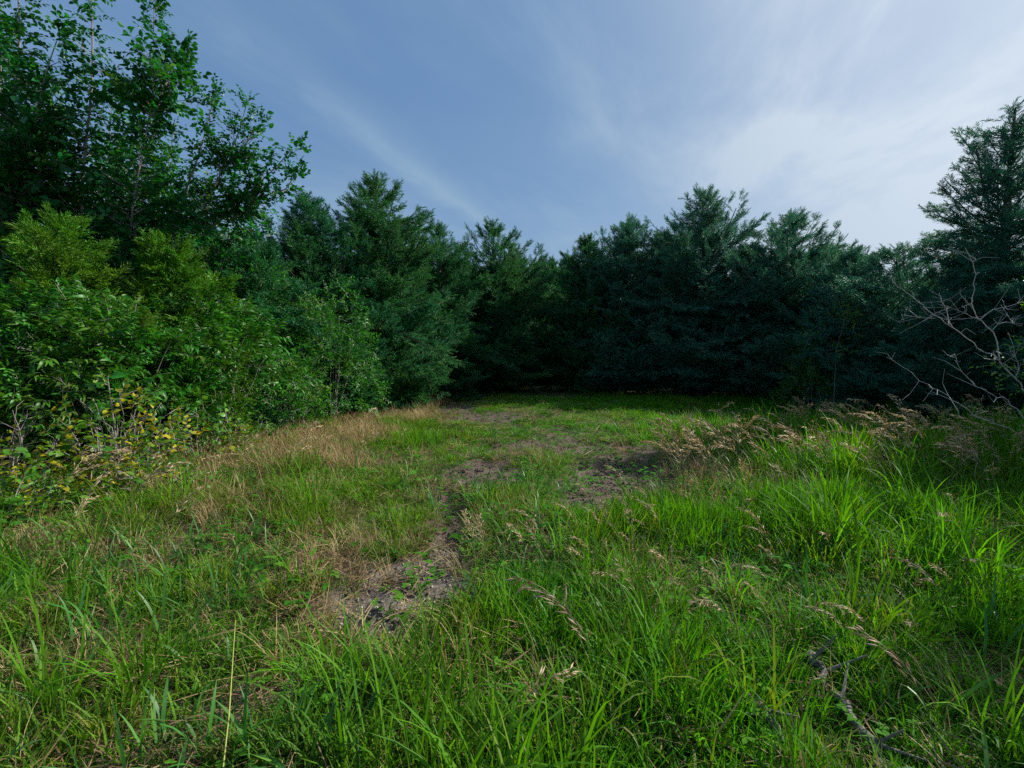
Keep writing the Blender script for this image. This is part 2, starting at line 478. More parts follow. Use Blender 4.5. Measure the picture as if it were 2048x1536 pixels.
def scatter(name, proto, P, rot, size, tint, parent=None, seed=0, pick=None, mats=None):
    P = np.asarray(P, np.float32).reshape(-1, 3); n = len(P); nv = len(proto.V)
    me = bpy.data.meshes.new(name)
    me.vertices.add(nv + n)
    me.vertices.foreach_set('co', np.concatenate([proto.V, P]).ravel())
    me.loops.add(len(proto.lv)); me.loops.foreach_set('vertex_index', proto.lv)
    me.polygons.add(len(proto.ls)); me.polygons.foreach_set('loop_start', proto.ls)
    me.polygons.foreach_set('material_index', proto.M)
    for m in (mats or proto.mats): me.materials.append(m)
    me.update(calc_edges=True)
    def A(nm, ty, d, fld='value'):
        a = me.attributes.new(nm, ty, 'POINT'); a.data.foreach_set(fld, d.ravel())
    z = lambda a, w: np.concatenate([np.zeros((nv, w), np.float32), np.asarray(a, np.float32).reshape(n, w)])
    A('piece', 'INT', np.concatenate([proto.K, np.zeros(n, np.int32)]))
    if pick is None: pick = rng(seed + 99).integers(0, proto.n, n)
    A('pick', 'INT', np.concatenate([np.zeros(nv, np.int32), np.asarray(pick, np.int32)]))
    A('h', 'FLOAT', np.concatenate([proto.H, np.zeros(n, np.float32)]))
    A('rnd', 'FLOAT', np.concatenate([proto.R, np.zeros(n, np.float32)]))
    A('tint', 'FLOAT', z(np.broadcast_to(tint, n), 1))
    A('rot', 'FLOAT_VECTOR', z(rot, 3), 'vector')
    size = np.asarray(size, np.float32)
    if size.ndim == 1: size = np.repeat(size[:, None], 3, 1)
    A('size', 'FLOAT_VECTOR', z(size, 3), 'vector')
    o = link(name, me, parent)
    md = o.modifiers.new('pieces', 'NODES'); md.node_group = scatter_group(proto.n)
    return o

def dir_rot(D, roll):
    """euler that points the piece's +X along D, with a roll about it"""
    D = np.asarray(D, float)
    az = np.arctan2(D[:, 1], D[:, 0]); el = np.arctan2(D[:, 2], np.hypot(D[:, 0], D[:, 1]))
    return np.stack([roll, -el, az], 1)

# ------------------------------------------------------------------ piece shapes
def cedar_spray(seed, flat=0.7, wd=0.013):
    R = rng(seed); mb = MB(); L = 0.36
    def shoot(p, d, l, w, lev):
        d = nrm(d)
        bend = np.array([0, 0, R.uniform(-.12, .10)])
        m = p + d * l * .5 + bend * l * .5
        e = p + d * l + bend * l
        s = nrm(np.cross(d, R.normal(size=3)))
        ribbon(mb, [p, m, e], [w * .8, w, 0], s, R.random(), 0, 1)
        return m, e
    def axis(p, d, l, n, lev):
        d = nrm(d)
        pos = [p + d * l * t + np.array([0, 0, -0.10 * l * t * t]) for t in np.linspace(0, 1, n + 1)]
        for i in range(n):
            q = pos[i]
            shoot(q, pos[i + 1] - q + d * .01, l / n * 1.6, wd, lev)
            t = i / n
            for sgn in (1, -1):
                if R.random() < .1: continue
                a = nrm(np.cross(d, [0, 0, 1])) * sgn
                up = nrm(np.cross(a, d))
                side = nrm(d * R.uniform(.7, 1.1) + a * R.uniform(.6, 1) + up * R.normal() * (1 - flat) * 1.1)
                ll = l * (.46 * (1 - t) + .14) * R.uniform(.7, 1.15)
                if lev == 0 and ll > .07:
                    axis(q, side, ll, 3, 1)
                else:
                    shoot(q, side, ll * R.uniform(.6, 1), wd, 2)
    axis(np.zeros(3), np.array([1, 0, 0.05]), L, 7, 0)
    return mb

def leafy_twig(seed, nl, L, W, length, fold=.3, droop=.3, spread=.9, opp=False, tipw=True, mi=0):
    R = rng(seed); mb = MB()
    pts = [np.array([length * t, 0, -0.06 * length * t * t]) for t in np.linspace(0, 1, 4)]
    ribbon(mb, pts, [.006, .005, .004, 0], np.array([0, 1., 0]), .5, mi=1)
    for i in range(nl):
        t = (i + .6) / nl
        p = np.array([length * t, 0, -0.06 * length * t * t])
        sides = (1, -1) if opp else ((1,) if i % 2 else (-1,))
        for sg in sides:
            d = nrm([R.uniform(.35, .9), sg * spread * R.uniform(.7, 1.1), R.uniform(-.35, .3)])
            if i == nl - 1 and sg == sides[0]: d = nrm([1, R.normal() * .2, R.normal() * .2])
            up = nrm([R.normal() * .35, R.normal() * .35, 1])
            l = L * R.uniform(.65, 1.15) * (1 - .25 * t)
            leafshape(mb, p + d * L * .12, d, up, l, W * l / L * R.uniform(.85, 1.1), R.random(), fold * R.uniform(.4, 1.5), droop * R.uniform(.2, 1.8))
    return mb

def blade(mb, R, base, az, lean, l, w, curl, seg=5, mi=0, h0=0, h1=1, twist=0.5):
    h = np.array([math.cos(az), math.sin(az), 0.]); p = np.array(base, float)
    pts = [p]; wd = [w * .65]
    for i in range(seg):
        t = (i + .5) / seg
        a = lean + curl * t ** 1.6
        p = p + (h * math.sin(a) + np.array([0, 0, math.cos(a)])) * l / seg
        pts.append(p); wd.append(w * (1.0 if t < .5 else (1 - (t - .5) * 1.5)))
    tw = az + math.pi / 2 + R.normal() * twist
    s = np.array([math.cos(tw), math.sin(tw), 0])
    wd[-1] = 0
    ribbon(mb, pts, wd, s, R.random(), h0, h1, mi)

def clump(seed, n, rad, l, w, lean, curl, seg=5):
    R = rng(seed); mb = MB()
    for i in range(n):
        a = R.uniform(0, 6.283); r = rad * math.sqrt(R.random())
        az = a + R.normal() * .9
        blade(mb, R, (r * math.cos(a), r * math.sin(a), -.02), az, abs(R.normal()) * lean, R.uniform(*l), R.uniform(*w), R.uniform(*curl), seg)
    return mb

def thatch(seed, n, rad, l, w):
    R = rng(seed); mb = MB()
    for i in range(n):
        a, r = R.uniform(0, 6.283), rad * math.sqrt(R.random())
        az = R.uniform(0, 6.283); el = R.normal() * .22 + .12
        L = R.uniform(*l); d = np.array([math.cos(az) * math.cos(el), math.sin(az) * math.cos(el), math.sin(el)])
        p = np.array([r * math.cos(a), r * math.sin(a), R.uniform(.0, .06)])
        k = np.array([R.normal() * .15, R.normal() * .15, R.normal() * .1])
        pts = [p + d * L * t + k * L * t * (1 - t) for t in np.linspace(0, 1, 4)]
        ww = R.uniform(*w)
        ribbon(mb, pts, [ww, ww, ww * .8, 0], nrm(np.cross(d, [R.normal() * .5, R.normal() * .5, 1])), R.random())
    return mb

def forb(seed, n, L, W):
    R = rng(seed); mb = MB()
    for i in range(n):
        az = R.uniform(0, 6.283); hgt = R.uniform(.03, .16)
        top = np.array([math.cos(az) * hgt * .7, math.sin(az) * hgt * .7, hgt])
        ribbon(mb, [np.zeros(3), top * [.4, .4, .6], top], [.004, .003, 0], np.array([0, 1., 0]), .3)
        for k in range(3):
            a2 = az + (k - 1) * 1.5 + R.normal() * .2
            d = nrm([math.cos(a2), math.sin(a2), R.uniform(-.1, .3)])
            leafshape(mb, top, d, (0, 0, 1), L * R.uniform(.7, 1.2), W * R.uniform(.8, 1.1), R.random(), .2, .2)
    return mb

def stone(seed):
    R = rng(seed); mb = MB()
    ph = (1 + 5 ** .5) / 2
    V = np.array([(-1, ph, 0), (1, ph, 0), (-1, -ph, 0), (1, -ph, 0), (0, -1, ph), (0, 1, ph), (0, -1, -ph), (0, 1, -ph), (ph, 0, -1), (ph, 0, 1), (-ph, 0, -1), (-ph, 0, 1)]) / 1.9
    Fc = [(0, 11, 5), (0, 5, 1), (0, 1, 7), (0, 7, 10), (0, 10, 11), (1, 5, 9), (5, 11, 4), (11, 10, 2), (10, 7, 6), (7, 1, 8), (3, 9, 4), (3, 4, 2), (3, 2, 6), (3, 6, 8), (3, 8, 9), (4, 9, 5), (2, 4, 11), (6, 2, 10), (8, 6, 7), (9, 8, 1)]
    V = V * R.uniform(.7, 1.2, (12, 1)) * [1, R.uniform(.6, .9), R.uniform(.4, .7)]
    mb.add(V, Fc, 0, R.random())
    return mb

P_spray = Proto([cedar_spray(i) for i in range(6)], M_cedar)
P_broad = Proto([leafy_twig(20 + i, 9, .120, .078, .32) for i in range(5)], [M_broad, M_twig])
P_dog = Proto([leafy_twig(30 + i, 5, .105, .038, .22, opp=True, droop=.6) for i in range(5)], [M_dog, M_twig])
P_bush = Proto([leafy_twig(40 + i, 7, .075, .034, .24, droop=.35) for i in range(5)], [M_bush, M_twig])
P_bram = Proto([leafy_twig(50 + i, 4, .085, .060, .20, droop=.3) for i in range(4)], [M_bram, M_twig])
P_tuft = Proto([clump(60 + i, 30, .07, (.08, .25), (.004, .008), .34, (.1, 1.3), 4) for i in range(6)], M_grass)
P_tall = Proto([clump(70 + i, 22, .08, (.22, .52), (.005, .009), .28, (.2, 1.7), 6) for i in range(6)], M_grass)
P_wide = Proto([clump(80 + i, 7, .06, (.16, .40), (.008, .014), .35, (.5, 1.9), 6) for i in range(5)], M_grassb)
P_dryc = Proto([clump(90 + i, 30, .08, (.16, .42), (.003, .006), .42, (.2, 2.2), 5) for i in range(5)], M_dry)
P_that = Proto([thatch(100 + i, 26, .16, (.08, .26), (.003, .007)) for i in range(5)], M_dry)
P_forb = Proto([forb(110 + i, 6, .042, .030) for i in range(4)], M_forb)
P_stone = Proto([stone(120 + i) for i in range(6)], M_stone)

# ------------------------------------------------------------------ ground
def grid_axis(a, b, step, lo, hi):
    core = np.arange(a, b + 1e-6, step)
    def grow(x0, lim, sg):
        out, st, x = [], step, x0
        while abs(x - lim) > 1e-6:
            st *= 1.22; x = x + sg * st
            if (sg > 0 and x >= lim) or (sg < 0 and x <= lim): x = lim
            out.append(x)
            if x == lim: break
        return out
    return np.concatenate([grow(a, lo, -1)[::-1], core, grow(b, hi, 1)])

xs = grid_axis(-5.5, 5.5, .045, -700, 700)
ys = grid_axis(1.0, 13.0, .05, -120, 1200)
GX, GY = np.meshgrid(xs, ys)
GZ = ground_z(GX, GY)
nx, ny = len(xs), len(ys)
me = bpy.data.meshes.new('ground')
me.vertices.add(nx * ny)
me.vertices.foreach_set('co', np.stack([GX, GY, GZ], -1).astype(np.float32).ravel())
ii, jj = np.meshgrid(np.arange(nx - 1), np.arange(ny - 1))
q = (jj * nx + ii).ravel()
lv = np.stack([q, q + 1, q + 1 + nx, q + nx], 1).astype(np.int32).ravel()
me.loops.add(len(lv)); me.loops.foreach_set('vertex_index', lv)
me.polygons.add(len(q)); me.polygons.foreach_set('loop_start', (np.arange(len(q)) * 4).astype(np.int32))
me.polygons.foreach_set('use_smooth', np.ones(len(q), bool))
me.update(calc_edges=True)
ga = me.attributes.new('gravel', 'FLOAT', 'POINT')
ga.data.foreach_set('value', (emask(GRAVEL, GX, GY) * .8).astype(np.float32).ravel())
me.materials.append(M_soil)
tag(link('ground', me), 'brown soil of the clearing, bare along the wheel rut and covered by grass elsewhere', None, None, 'structure')

# ------------------------------------------------------------------ trees
def cedar(label, u, v, Y, R, seed, z0=.25, tint=.15, proto_mat=None, lean=(0, 0), dens=1.0, leaders=0, group='cedars round the clearing',
          xy=None, H=None, pw=.42, wob=.28, nbf=1.0, name='cedar_tree', sz=1.0, lowbare=0.0):
    Rn = rng(seed)
    if xy is None:
        tip = at(u, v, Y); bx, by, H = tip[0], tip[1], tip[2]
    else:
        bx, by = xy
    gz = float(ground_z(bx, by))
    root = link(name, None); root.location = (bx, by, gz)
    tag(root, label, 'cedar tree', group)
    H = H - gz
    lx_, ly_ = lean
    def axis(z):
        t = z / H
        return np.array([lx_ * t * t + .06 * math.sin(z * 1.3 + seed), ly_ * t * t + .06 * math.cos(z * 1.1 + seed * 2), z])
    wood = MB()
    zt = np.linspace(-.15, H * .97, 12)
    r0 = .022 * H + .02
    tube(wood, [axis(z) for z in zt], [r0 * (1 - .93 * max(z, 0) / H) + .004 for z in zt], 7)
    P, D, S, T = [], [], [], []
    def limb(start, az, L, rise, t, power=1.4):
        hdir = np.array([math.cos(az), math.sin(az), 0]); lat0 = np.array([-math.sin(az), math.cos(az), 0])
        ph = Rn.uniform(0, 6.28)
        def pos(s):
            return start + hdir * L * s + lat0 * .13 * L * math.sin(3 * s + ph) + np.array([0, 0, L * rise * s ** power])
        ss = np.linspace(0, .93, 5)
        rr = max(.006, .018 * L)
        tube(wood, [pos(s) for s in ss], [rr * (1 - .85 * s) + .003 for s in ss], 4)
        step = .20 * sz ** .8 / L
        s = .12
        while s < 1.0:
            p = pos(s); bd = nrm(pos(s + .03) - p)
            w = min(.62, .36 * L * (1 - s) ** .75 + .09)
            for sg in (1, -1):
                m = int(w / (.19 * sz ** .8)) + 1
                for j in range(m):
                    if Rn.random() > dens: continue
                    f = (j + Rn.uniform(.1, .9)) / m
                    pp = p + lat0 * sg * w * f * .8 + bd * w * f * .5 + Rn.normal(size=3) * .035
                    dd = bd * .9 + lat0 * sg * Rn.uniform(.3, 1.0) + np.array([0, 0, Rn.uniform(-.25, .5)]) + Rn.normal(size=3) * .22
                    P.append(pp); D.append(nrm(dd)); S.append(Rn.uniform(.85, 1.4) * sz * (1 - .2 * s))
            if Rn.random() < .9 * dens:
                P.append(p + np.array([0, 0, .03])); D.append(nrm(bd + np.array([0, 0, Rn.uniform(0, .9)]) + Rn.normal(size=3) * .3)); S.append(Rn.uniform(.7, 1.1) * sz)
            s += step * Rn.uniform(.7, 1.2)
        tp = pos(1.0); td = nrm(pos(1.0) - pos(.9))
        for k in range(3):
            P.append(tp - td * .12 * k); D.append(nrm(td + Rn.normal(size=3) * .12)); S.append(sz * (.75 + .15 * k))
    nb = int((40 + 19 * (H - z0)) * nbf)
    for i in range(nb):
        t = ((i + Rn.random()) / nb) ** 1.05
        zz = z0 + (H * .985 - z0) * t
        az = i * 2.39996 + Rn.normal() * .3
        prof = min(1.0, .70 + 1.2 * t) * min((1 - t) ** pw * 1.08, 2.8 * (1 - t) + .03)
        lump = 1 + wob * (2 * float(fbm(np.array(math.cos(az) * 1.6 + seed), np.array(math.sin(az) * 1.6 + zz * .8), seed, 2)) - 1) * 1.6
        L = max(.26, R * min(prof, 1.0) * lump * Rn.uniform(.66, 1.16))
        rise = .10 + .55 * t * t + .45 * t + Rn.normal() * .30
        zs = max(.12, zz - L * rise * .75)
        limb(axis(zs), az, L, rise, t)
    for k in range(leaders * 3):        # secondary leaders that stand up out of the crown
        az = Rn.uniform(0, 6.28); t = Rn.uniform(.45, .78)
        zz = H * t; rr = R * (1 - t) ** pw * Rn.uniform(.3, .8)
        st_ = axis(zz) + np.array([math.cos(az), math.sin(az), 0]) * rr
        limb(st_, az, Rn.uniform(.22, .42), Rn.uniform(1.6, 2.8), t)
    for z in np.linspace(H - 1.5, H * .985, 16):
        for k in range(4):
            a = Rn.uniform(0, 6.28)
            P.append(axis(z)); D.append(nrm([math.cos(a) * .7, math.sin(a) * .7, Rn.uniform(.4, 1.2)])); S.append(Rn.uniform(.8, 1.1) * sz)
    # dead inner twigs low in the crown
    for k in range(int(34 * R)):
        z = Rn.uniform(.15, H * .45); a = Rn.uniform(0, 6.28); L = Rn.uniform(.3, .8) * R
        s0 = axis(z); d = np.array([math.cos(a), math.sin(a), Rn.uniform(-.2, .25)])
        tube(wood, [s0, s0 + d * L * .5 + [0, 0, .04], s0 + d * L], [.010, .006, .002], 3)
    P, D, S = np.array(P), np.array(D), np.array(S)
    cl = fbm(P[:, 0] * 2.2 + seed, P[:, 2] * 2.2 + P[:, 1] * 1.7, seed + 9, 2)
    kp = (cl > .40) | (Rn.random(len(P)) < .25); P, D, S = P[kp], D[kp], S[kp]
    tn = fbm(P[:, 0] * 1.1 + seed, P[:, 2] * 1.1 + P[:, 1], seed + 3, 2)
    tt = np.clip(tint + (tn - .5) * .7 + Rn.normal(size=len(P)) * .10, 0, 1)
    link('trunk', wood.mesh('trunk', M_bark), root)
    c = scatter('crown', P_spray, P, dir_rot(D, Rn.normal(size=len(P)) * .6), S, tt, root, seed, mats=[proto_mat] if proto_mat else None)
    c['kind'] = 'stuff'
    return root

cedar('spiky cedar with a tall narrow tip, tallest of those left of the clearing gap', 745, 352, 14.0, 2.6, 1, sz=.8, z0=.08, tint=.18, leaders=2, lean=(.1, 0))
cedar('dense dark cedar with a hooked ragged top just left of the tall spiky one', 632, 392, 12.6, 2.3, 2, sz=.8, z0=.08, tint=.05, leaders=3, lean=(-.25, 0), wob=.4)
cedar('slim cedar with a bent side top, between the spiky cedar and the broad middle one', 868, 452, 17.5, 2.3, 3, sz=.8, z0=.08, tint=.15, leaders=2, lean=(.3, 0), wob=.4)
cedar('broad full cedar with layered bright sprays at the middle of the tree line', 987, 446, 20.5, 3.5, 4, z0=.1, tint=.22, leaders=1, sz=.9)
cedar('twin-topped cedar right of the broad middle one, over the shaded grass', 1250, 440, 19.5, 3.3, 5, z0=.15, tint=.12, leaders=4, lean=(.2, 0), proto_mat=M_cedar_veil, wob=.4, sz=.85)
cedar('blunt lower cedar leaning against the twin-topped cedar', 1182, 472, 20.3, 2.6, 6, z0=.15, tint=.18, leaders=3, lean=(-.2, 0), sz=.85)
cedar('tallest dark cedar of the right-hand tree line, trunk showing above the shaded grass', 1408, 378, 18.0, 3.4, 7, z0=.32, tint=.10, leaders=4, proto_mat=M_cedar_veil, wob=.35, sz=.85)
cedar('wide blue-green cedar with a sharp off-centre tip right of the tallest dark cedar', 1588, 426, 16.2, 3.3, 8, sz=.8, z0=.12, tint=.12, leaders=4, proto_mat=M_cedar_veil, wob=.4)
cedar('low blunt cedar filling the gap between the tallest and the sharp-tipped cedar', 1500, 490, 17.6, 2.5, 9, sz=.8, z0=.2, tint=.1, leaders=2, proto_mat=M_cedar_veil)
cedar('short dark round-headed cedar behind the pale bare shrub', 1795, 496, 12.2, 2.5, 10, sz=.8, z0=.1, tint=.05, leaders=2, proto_mat=M_cedar_veil, pw=.34)
cedar('short dark cedar between the sharp-tipped cedar and the round-headed one', 1712, 500, 13.8, 2.3, 11, sz=.8, z0=.1, tint=.08, leaders=2, proto_mat=M_cedar_veil)
cedar('tall open cedar with long ragged limbs at the right edge of the clearing', 2022, 196, 9.6, 2.05, 12, nbf=.95, sz=.72, z0=.9, tint=.05, leaders=0, proto_mat=M_cedar_veil, dens=.8, wob=.9, lean=(.1, 0))
cedar('dark low cedar skirt at the right edge under the tall open cedar', 1960, 520, 9.9, 1.75, 13, sz=.75, z0=.12, tint=.05, proto_mat=M_cedar_veil, pw=.34)
# at the right, mostly out of the frame, shading the near grass
cedar('dark cedar cut off by the right edge, in front of the tall open cedar', 0, 0, 0, 1.7, 14, xy=(9.6, 6.4), H=4.6, sz=.75, tint=.05, proto_mat=M_cedar_veil)
cedar('cedar standing beyond the right edge, its shade on the near grass', 0, 0, 0, 1.6, 15, xy=(7.2, 2.9), H=4.3, tint=.05, proto_mat=M_cedar_veil, dens=.75)
# second row seen between the first
for i, (u, v, Y, R, lb) in enumerate([(1092, 524, 27, 2.2, 'small far cedar top seen just right of the broad middle cedar'),
                                      (905, 520, 26, 2.2, 'small far cedar top seen just left of the broad middle cedar'),
                                      (1140, 520, 29, 2.4, 'far cedar in the notch left of the twin-topped cedar'),
                                      (1330, 470, 25, 2.5, 'far cedar behind the notch between the twin-topped and the tallest cedar'),
                                      (1040, 520, 30, 2.6, 'far cedar behind the broad middle one'),
                                      (800, 470, 22, 2.4, 'far cedar behind the spiky cedar'),
                                      (1650, 500, 21, 2.6, 'far cedar behind the sharp-tipped cedar')]):
    cedar(lb, u, v, Y, R * 1.45, 30 + i, z0=.1, tint=.2, sz=1.4, dens=.75)
for i, (x, y, H, R, lb) in enumerate([(-8.2, 12.5, 4.8, 2.3, 'cedar hidden behind the left-hand shrubs'), (13.5, 13.5, 4.6, 2.4, 'cedar behind the short dark round-headed one'),
                                     (-9.5, 17, 6.0, 2.6, 'deep background cedar behind the hooked-top cedar'), (12.8, 19.5, 5.6, 2.6, 'background cedar behind the short dark pair')]):
    cedar(lb, 0, 0, 0, R, 50 + i, xy=(x, y), H=H, tint=.1, sz=1.35, dens=.7)
# yellow-green cedars on the left
cedar('yellow-green feathery cedar at the left edge, under the tall broad-leaved trees', 110, 440, 6.7, 1.5, 60, wob=.6, tint=.2, proto_mat=M_cedary, pw=.38, sz=.75, H=None)
cedar('yellow-green feathery cedar behind the lance-leaved shrubs, right of the edge one', 325, 486, 7.4, 1.2, 61, wob=.6, sz=.8, tint=.25, proto_mat=M_cedary, pw=.45)
cedar('olive dark cedar between the yellow-green ones and the hooked-top cedar', 520, 500, 10.4, 1.45, 62, tint=.1, pw=.34)
# low junipers at the foot of the left row
cedar('low spreading young cedar reaching over the dry grass at the left row end', 785, 742, 13.2, 1.25, 63, z0=.08, tint=.25, pw=.3, sz=.8, name='young_cedar', group='young cedars')
cedar('low teal young cedar at the foot of the bright-leaved bush', 500, 812, 8.6, .55, 64, z0=.05, tint=.0, pw=.4, sz=.7, name='young_cedar', group='young cedars')
cedar('drooping young cedar between the bright-leaved bush and the spiky cedar', 700, 690, 11.6, 1.0, 65, z0=.08, tint=.05, pw=.36, sz=.8, name='young_cedar', group='young cedars')

# ---- broad-leaved trees on the left: leaders given as photo polylines at a depth
def broad_tree(label, base, leaders, Y, seed, reach=(.9, .12), leafobj=300, sz=1.0, step=.085):
    Rn = rng(seed)
    bx, by = base; gz = float(ground_z(bx, by))
    O = np.array([bx, by, gz])
    root = link('broadleaf_tree', None); root.location = O
    tag(root, label, 'tree', 'tall broad-leaved trees behind the shrubs')
    wood = MB(); P, D, S, W8 = [], [], [], []
    trunk_top = None
    for li, poly in enumerate(leaders):
        pts = [at(u, v, Y + dyy) - O for (u, v, dyy) in poly]
        if li == 0 or poly[0][1] > 500:
            pts = [np.array([0, 0, -.1]) if li == 0 else np.array([Rn.normal() * .15, Rn.normal() * .15, -.1])] + pts
        # resample smooth
        t = np.concatenate([[0], np.cumsum([np.linalg.norm(b - a) for a, b in zip(pts[:-1], pts[1:])])])
        n = int(t[-1] / .09) + 2
        tt = np.linspace(0, t[-1], n)
        X = np.stack([np.interp(tt, t, [p[k] for p in pts]) for k in range(3)], 1)
        for _ in range(3): X[1:-1] = (X[:-2] + 2 * X[1:-1] + X[2:]) / 4
        X += np.stack([np.sin(tt * 2.1 + seed) * .03, np.cos(tt * 1.7) * .03, tt * 0], 1)
        r0 = .036 if li == 0 else .02
        tube(wood, X[::3], [r0 * (1 - .88 * i / n) + .003 for i in range(0, n, 3)], 6)
        for i in range(n):
            f = i / (n - 1); z = X[i][2]
            if z < 1.7: continue
            rc = reach[0] * 1.15 * (1 - f) ** 1.15 + reach[1] * .7
            for k in range(4 if rc > .5 else 3):
                if Rn.random() < .06: continue
                a = Rn.uniform(0, 6.283); el = Rn.uniform(.1, .9)
                L = rc * Rn.uniform(.4, 1.1)
                d = nrm([math.cos(a), math.sin(a), el * 1.0])
                if L > .25:
                    e = X[i] + d * L + np.array([0, 0, .1 * L])
                    tube(wood, [X[i], (X[i] + e) / 2 - [0, 0, .03 * L], e], [.008, .006, .003], 3)
                m = max(1, int(L / .13))
                for j in range(m):
                    q = X[i] + d * L * (j + .6) / m
                    dd = nrm(d * .8 + Rn.normal(size=3) * .45 + np.array([0, 0, -.1]))
                    P.append(q); D.append(dd); S.append(Rn.uniform(.6, 1.05) * sz * (1 - .35 * f)); W8.append((j + 1) / m + f)
        for k in range(4):
            P.append(X[-1] - [0, 0, .05 * k]); D.append(nrm(nrm(X[-1] - X[-4]) + Rn.normal(size=3) * .4)); S.append(.7 * sz); W8.append(2)
    P, D, S, W8 = map(np.array, (P, D, S, W8))
    link('trunk', wood.mesh('trunk', M_twig), root)
    # gaps: thin the clusters by noise
    g = fbm(P[:, 0] * 1.7 + seed, P[:, 2] * 1.7 + P[:, 1] * .8, seed, 3)
    keep = (g > .29) | (W8 > 1.3)
    P, D, S = P[keep], D[keep], S[keep]
    tn = np.clip(.05 + Rn.normal(size=len(P)) * .09 + (Rn.random(len(P)) > .97) * .7, 0, 1)
    c = scatter('foliage', P_broad, P, dir_rot(D, Rn.normal(size=len(P)) * .5), S, tn, root, seed)
    c['kind'] = 'stuff'
    # the largest leaves, one object each
    protos = []
    for k in range(4):
        mb = MB(); leafshape(mb, np.zeros(3), (1, 0, 0), (0, 0, 1), 1.0, .6, Rn.random(), .25, .15 + .15 * k)
        protos.append(mb.mesh('leaf', M_broad))
    # the ones nearest the camera
    cw = P + O
    near = np.argsort(np.linalg.norm(cw - [0, 0, CAMZ], axis=1) + Rn.random(len(P)) * 1.2)[:leafobj]
    for j in near:
        o = link('leaf', protos[Rn.integers(4)], root)
        o.location = P[j] + D[j] * .1 + Rn.normal(size=3) * .06
        dd = nrm(D[j] + Rn.normal(size=3) * .5)
        o.rotation_euler = dir_rot(dd[None], np.array([Rn.normal() * .7]))[0]
        s = Rn.uniform(.10, .15) * sz; o.scale = (s, s, s)
    return root

broad_tree('tall broad-leaved tree cut off by the left edge, its pale stem showing', (-9.0, 8.2), [[(10, 600, 0), (25, 300, 0), (32, 100, 0), (40, -140, 0)], [(-40, 500, .3), (-60, 200, .3), (-40, -60, .3)], [(30, 420, 0), (90, 180, -.2), (118, 60, -.2)], [(60, 600, .3), (70, 400, .3), (72, 200, .3)], [(-10, 600, .4), (0, 300, .4), (-5, 60, .4)]], 8.2, 201, reach=(.95, .16), sz=1.35)
broad_tree('tall broad-leaved tree with two upright leafy tops reaching the picture top', (-7.9, 8.5), [[(150, 600, 0), (175, 300, 0), (182, 120, 0), (188, -60, 0)], [(230, 600, .2), (235, 400, .2), (240, 270, .2)], [(120, 600, .3), (120, 380, .3), (112, 250, .3)], [(240, 560, 0), (285, 330, 0), (305, 160, 0), (310, 4, 0)], [(300, 230, 0), (345, 130, .1), (372, 92, .1)]], 8.5, 202, reach=(.9, .16), sz=1.3)
broad_tree('slender broad-leaved tree with an arching leafy limb over the cedars', (-6.2, 8.8), [[(340, 600, 0), (350, 450, 0), (395, 320, 0), (432, 180, 0)], [(380, 460, 0), (440, 360, 0), (480, 270, 0), (492, 200, 0)], [(400, 470, 0), (490, 400, 0), (560, 330, 0), (592, 285, 0)], [(455, 440, 0), (520, 390, 0), (575, 385, 0), (600, 340, 0)], [(300, 560, 0), (330, 420, 0), (345, 260, 0)], [(440, 340, 0), (500, 280, 0), (520, 236, 0)]], 8.8, 203, reach=(.50, .15), sz=1.0)
broad_tree('broad-leaved tree low behind the shrubs, thick leaves under the arching limb', (-7.4, 9.6), [[(200, 560, 0), (215, 420, 0), (225, 190, 0)], [(300, 560, 0), (330, 450, 0), (400, 400, 0)], [(420, 600, 0), (450, 500, 0), (520, 450, 0)], [(100, 560, 0), (90, 400, 0), (100, 170, 0)], [(10, 560, 0), (20, 400, 0), (15, 150, 0)], [(300, 500, 0), (310, 380, 0), (300, 230, 0)]], 9.8, 204, reach=(1.1, .35), sz=1.3, leafobj=120)

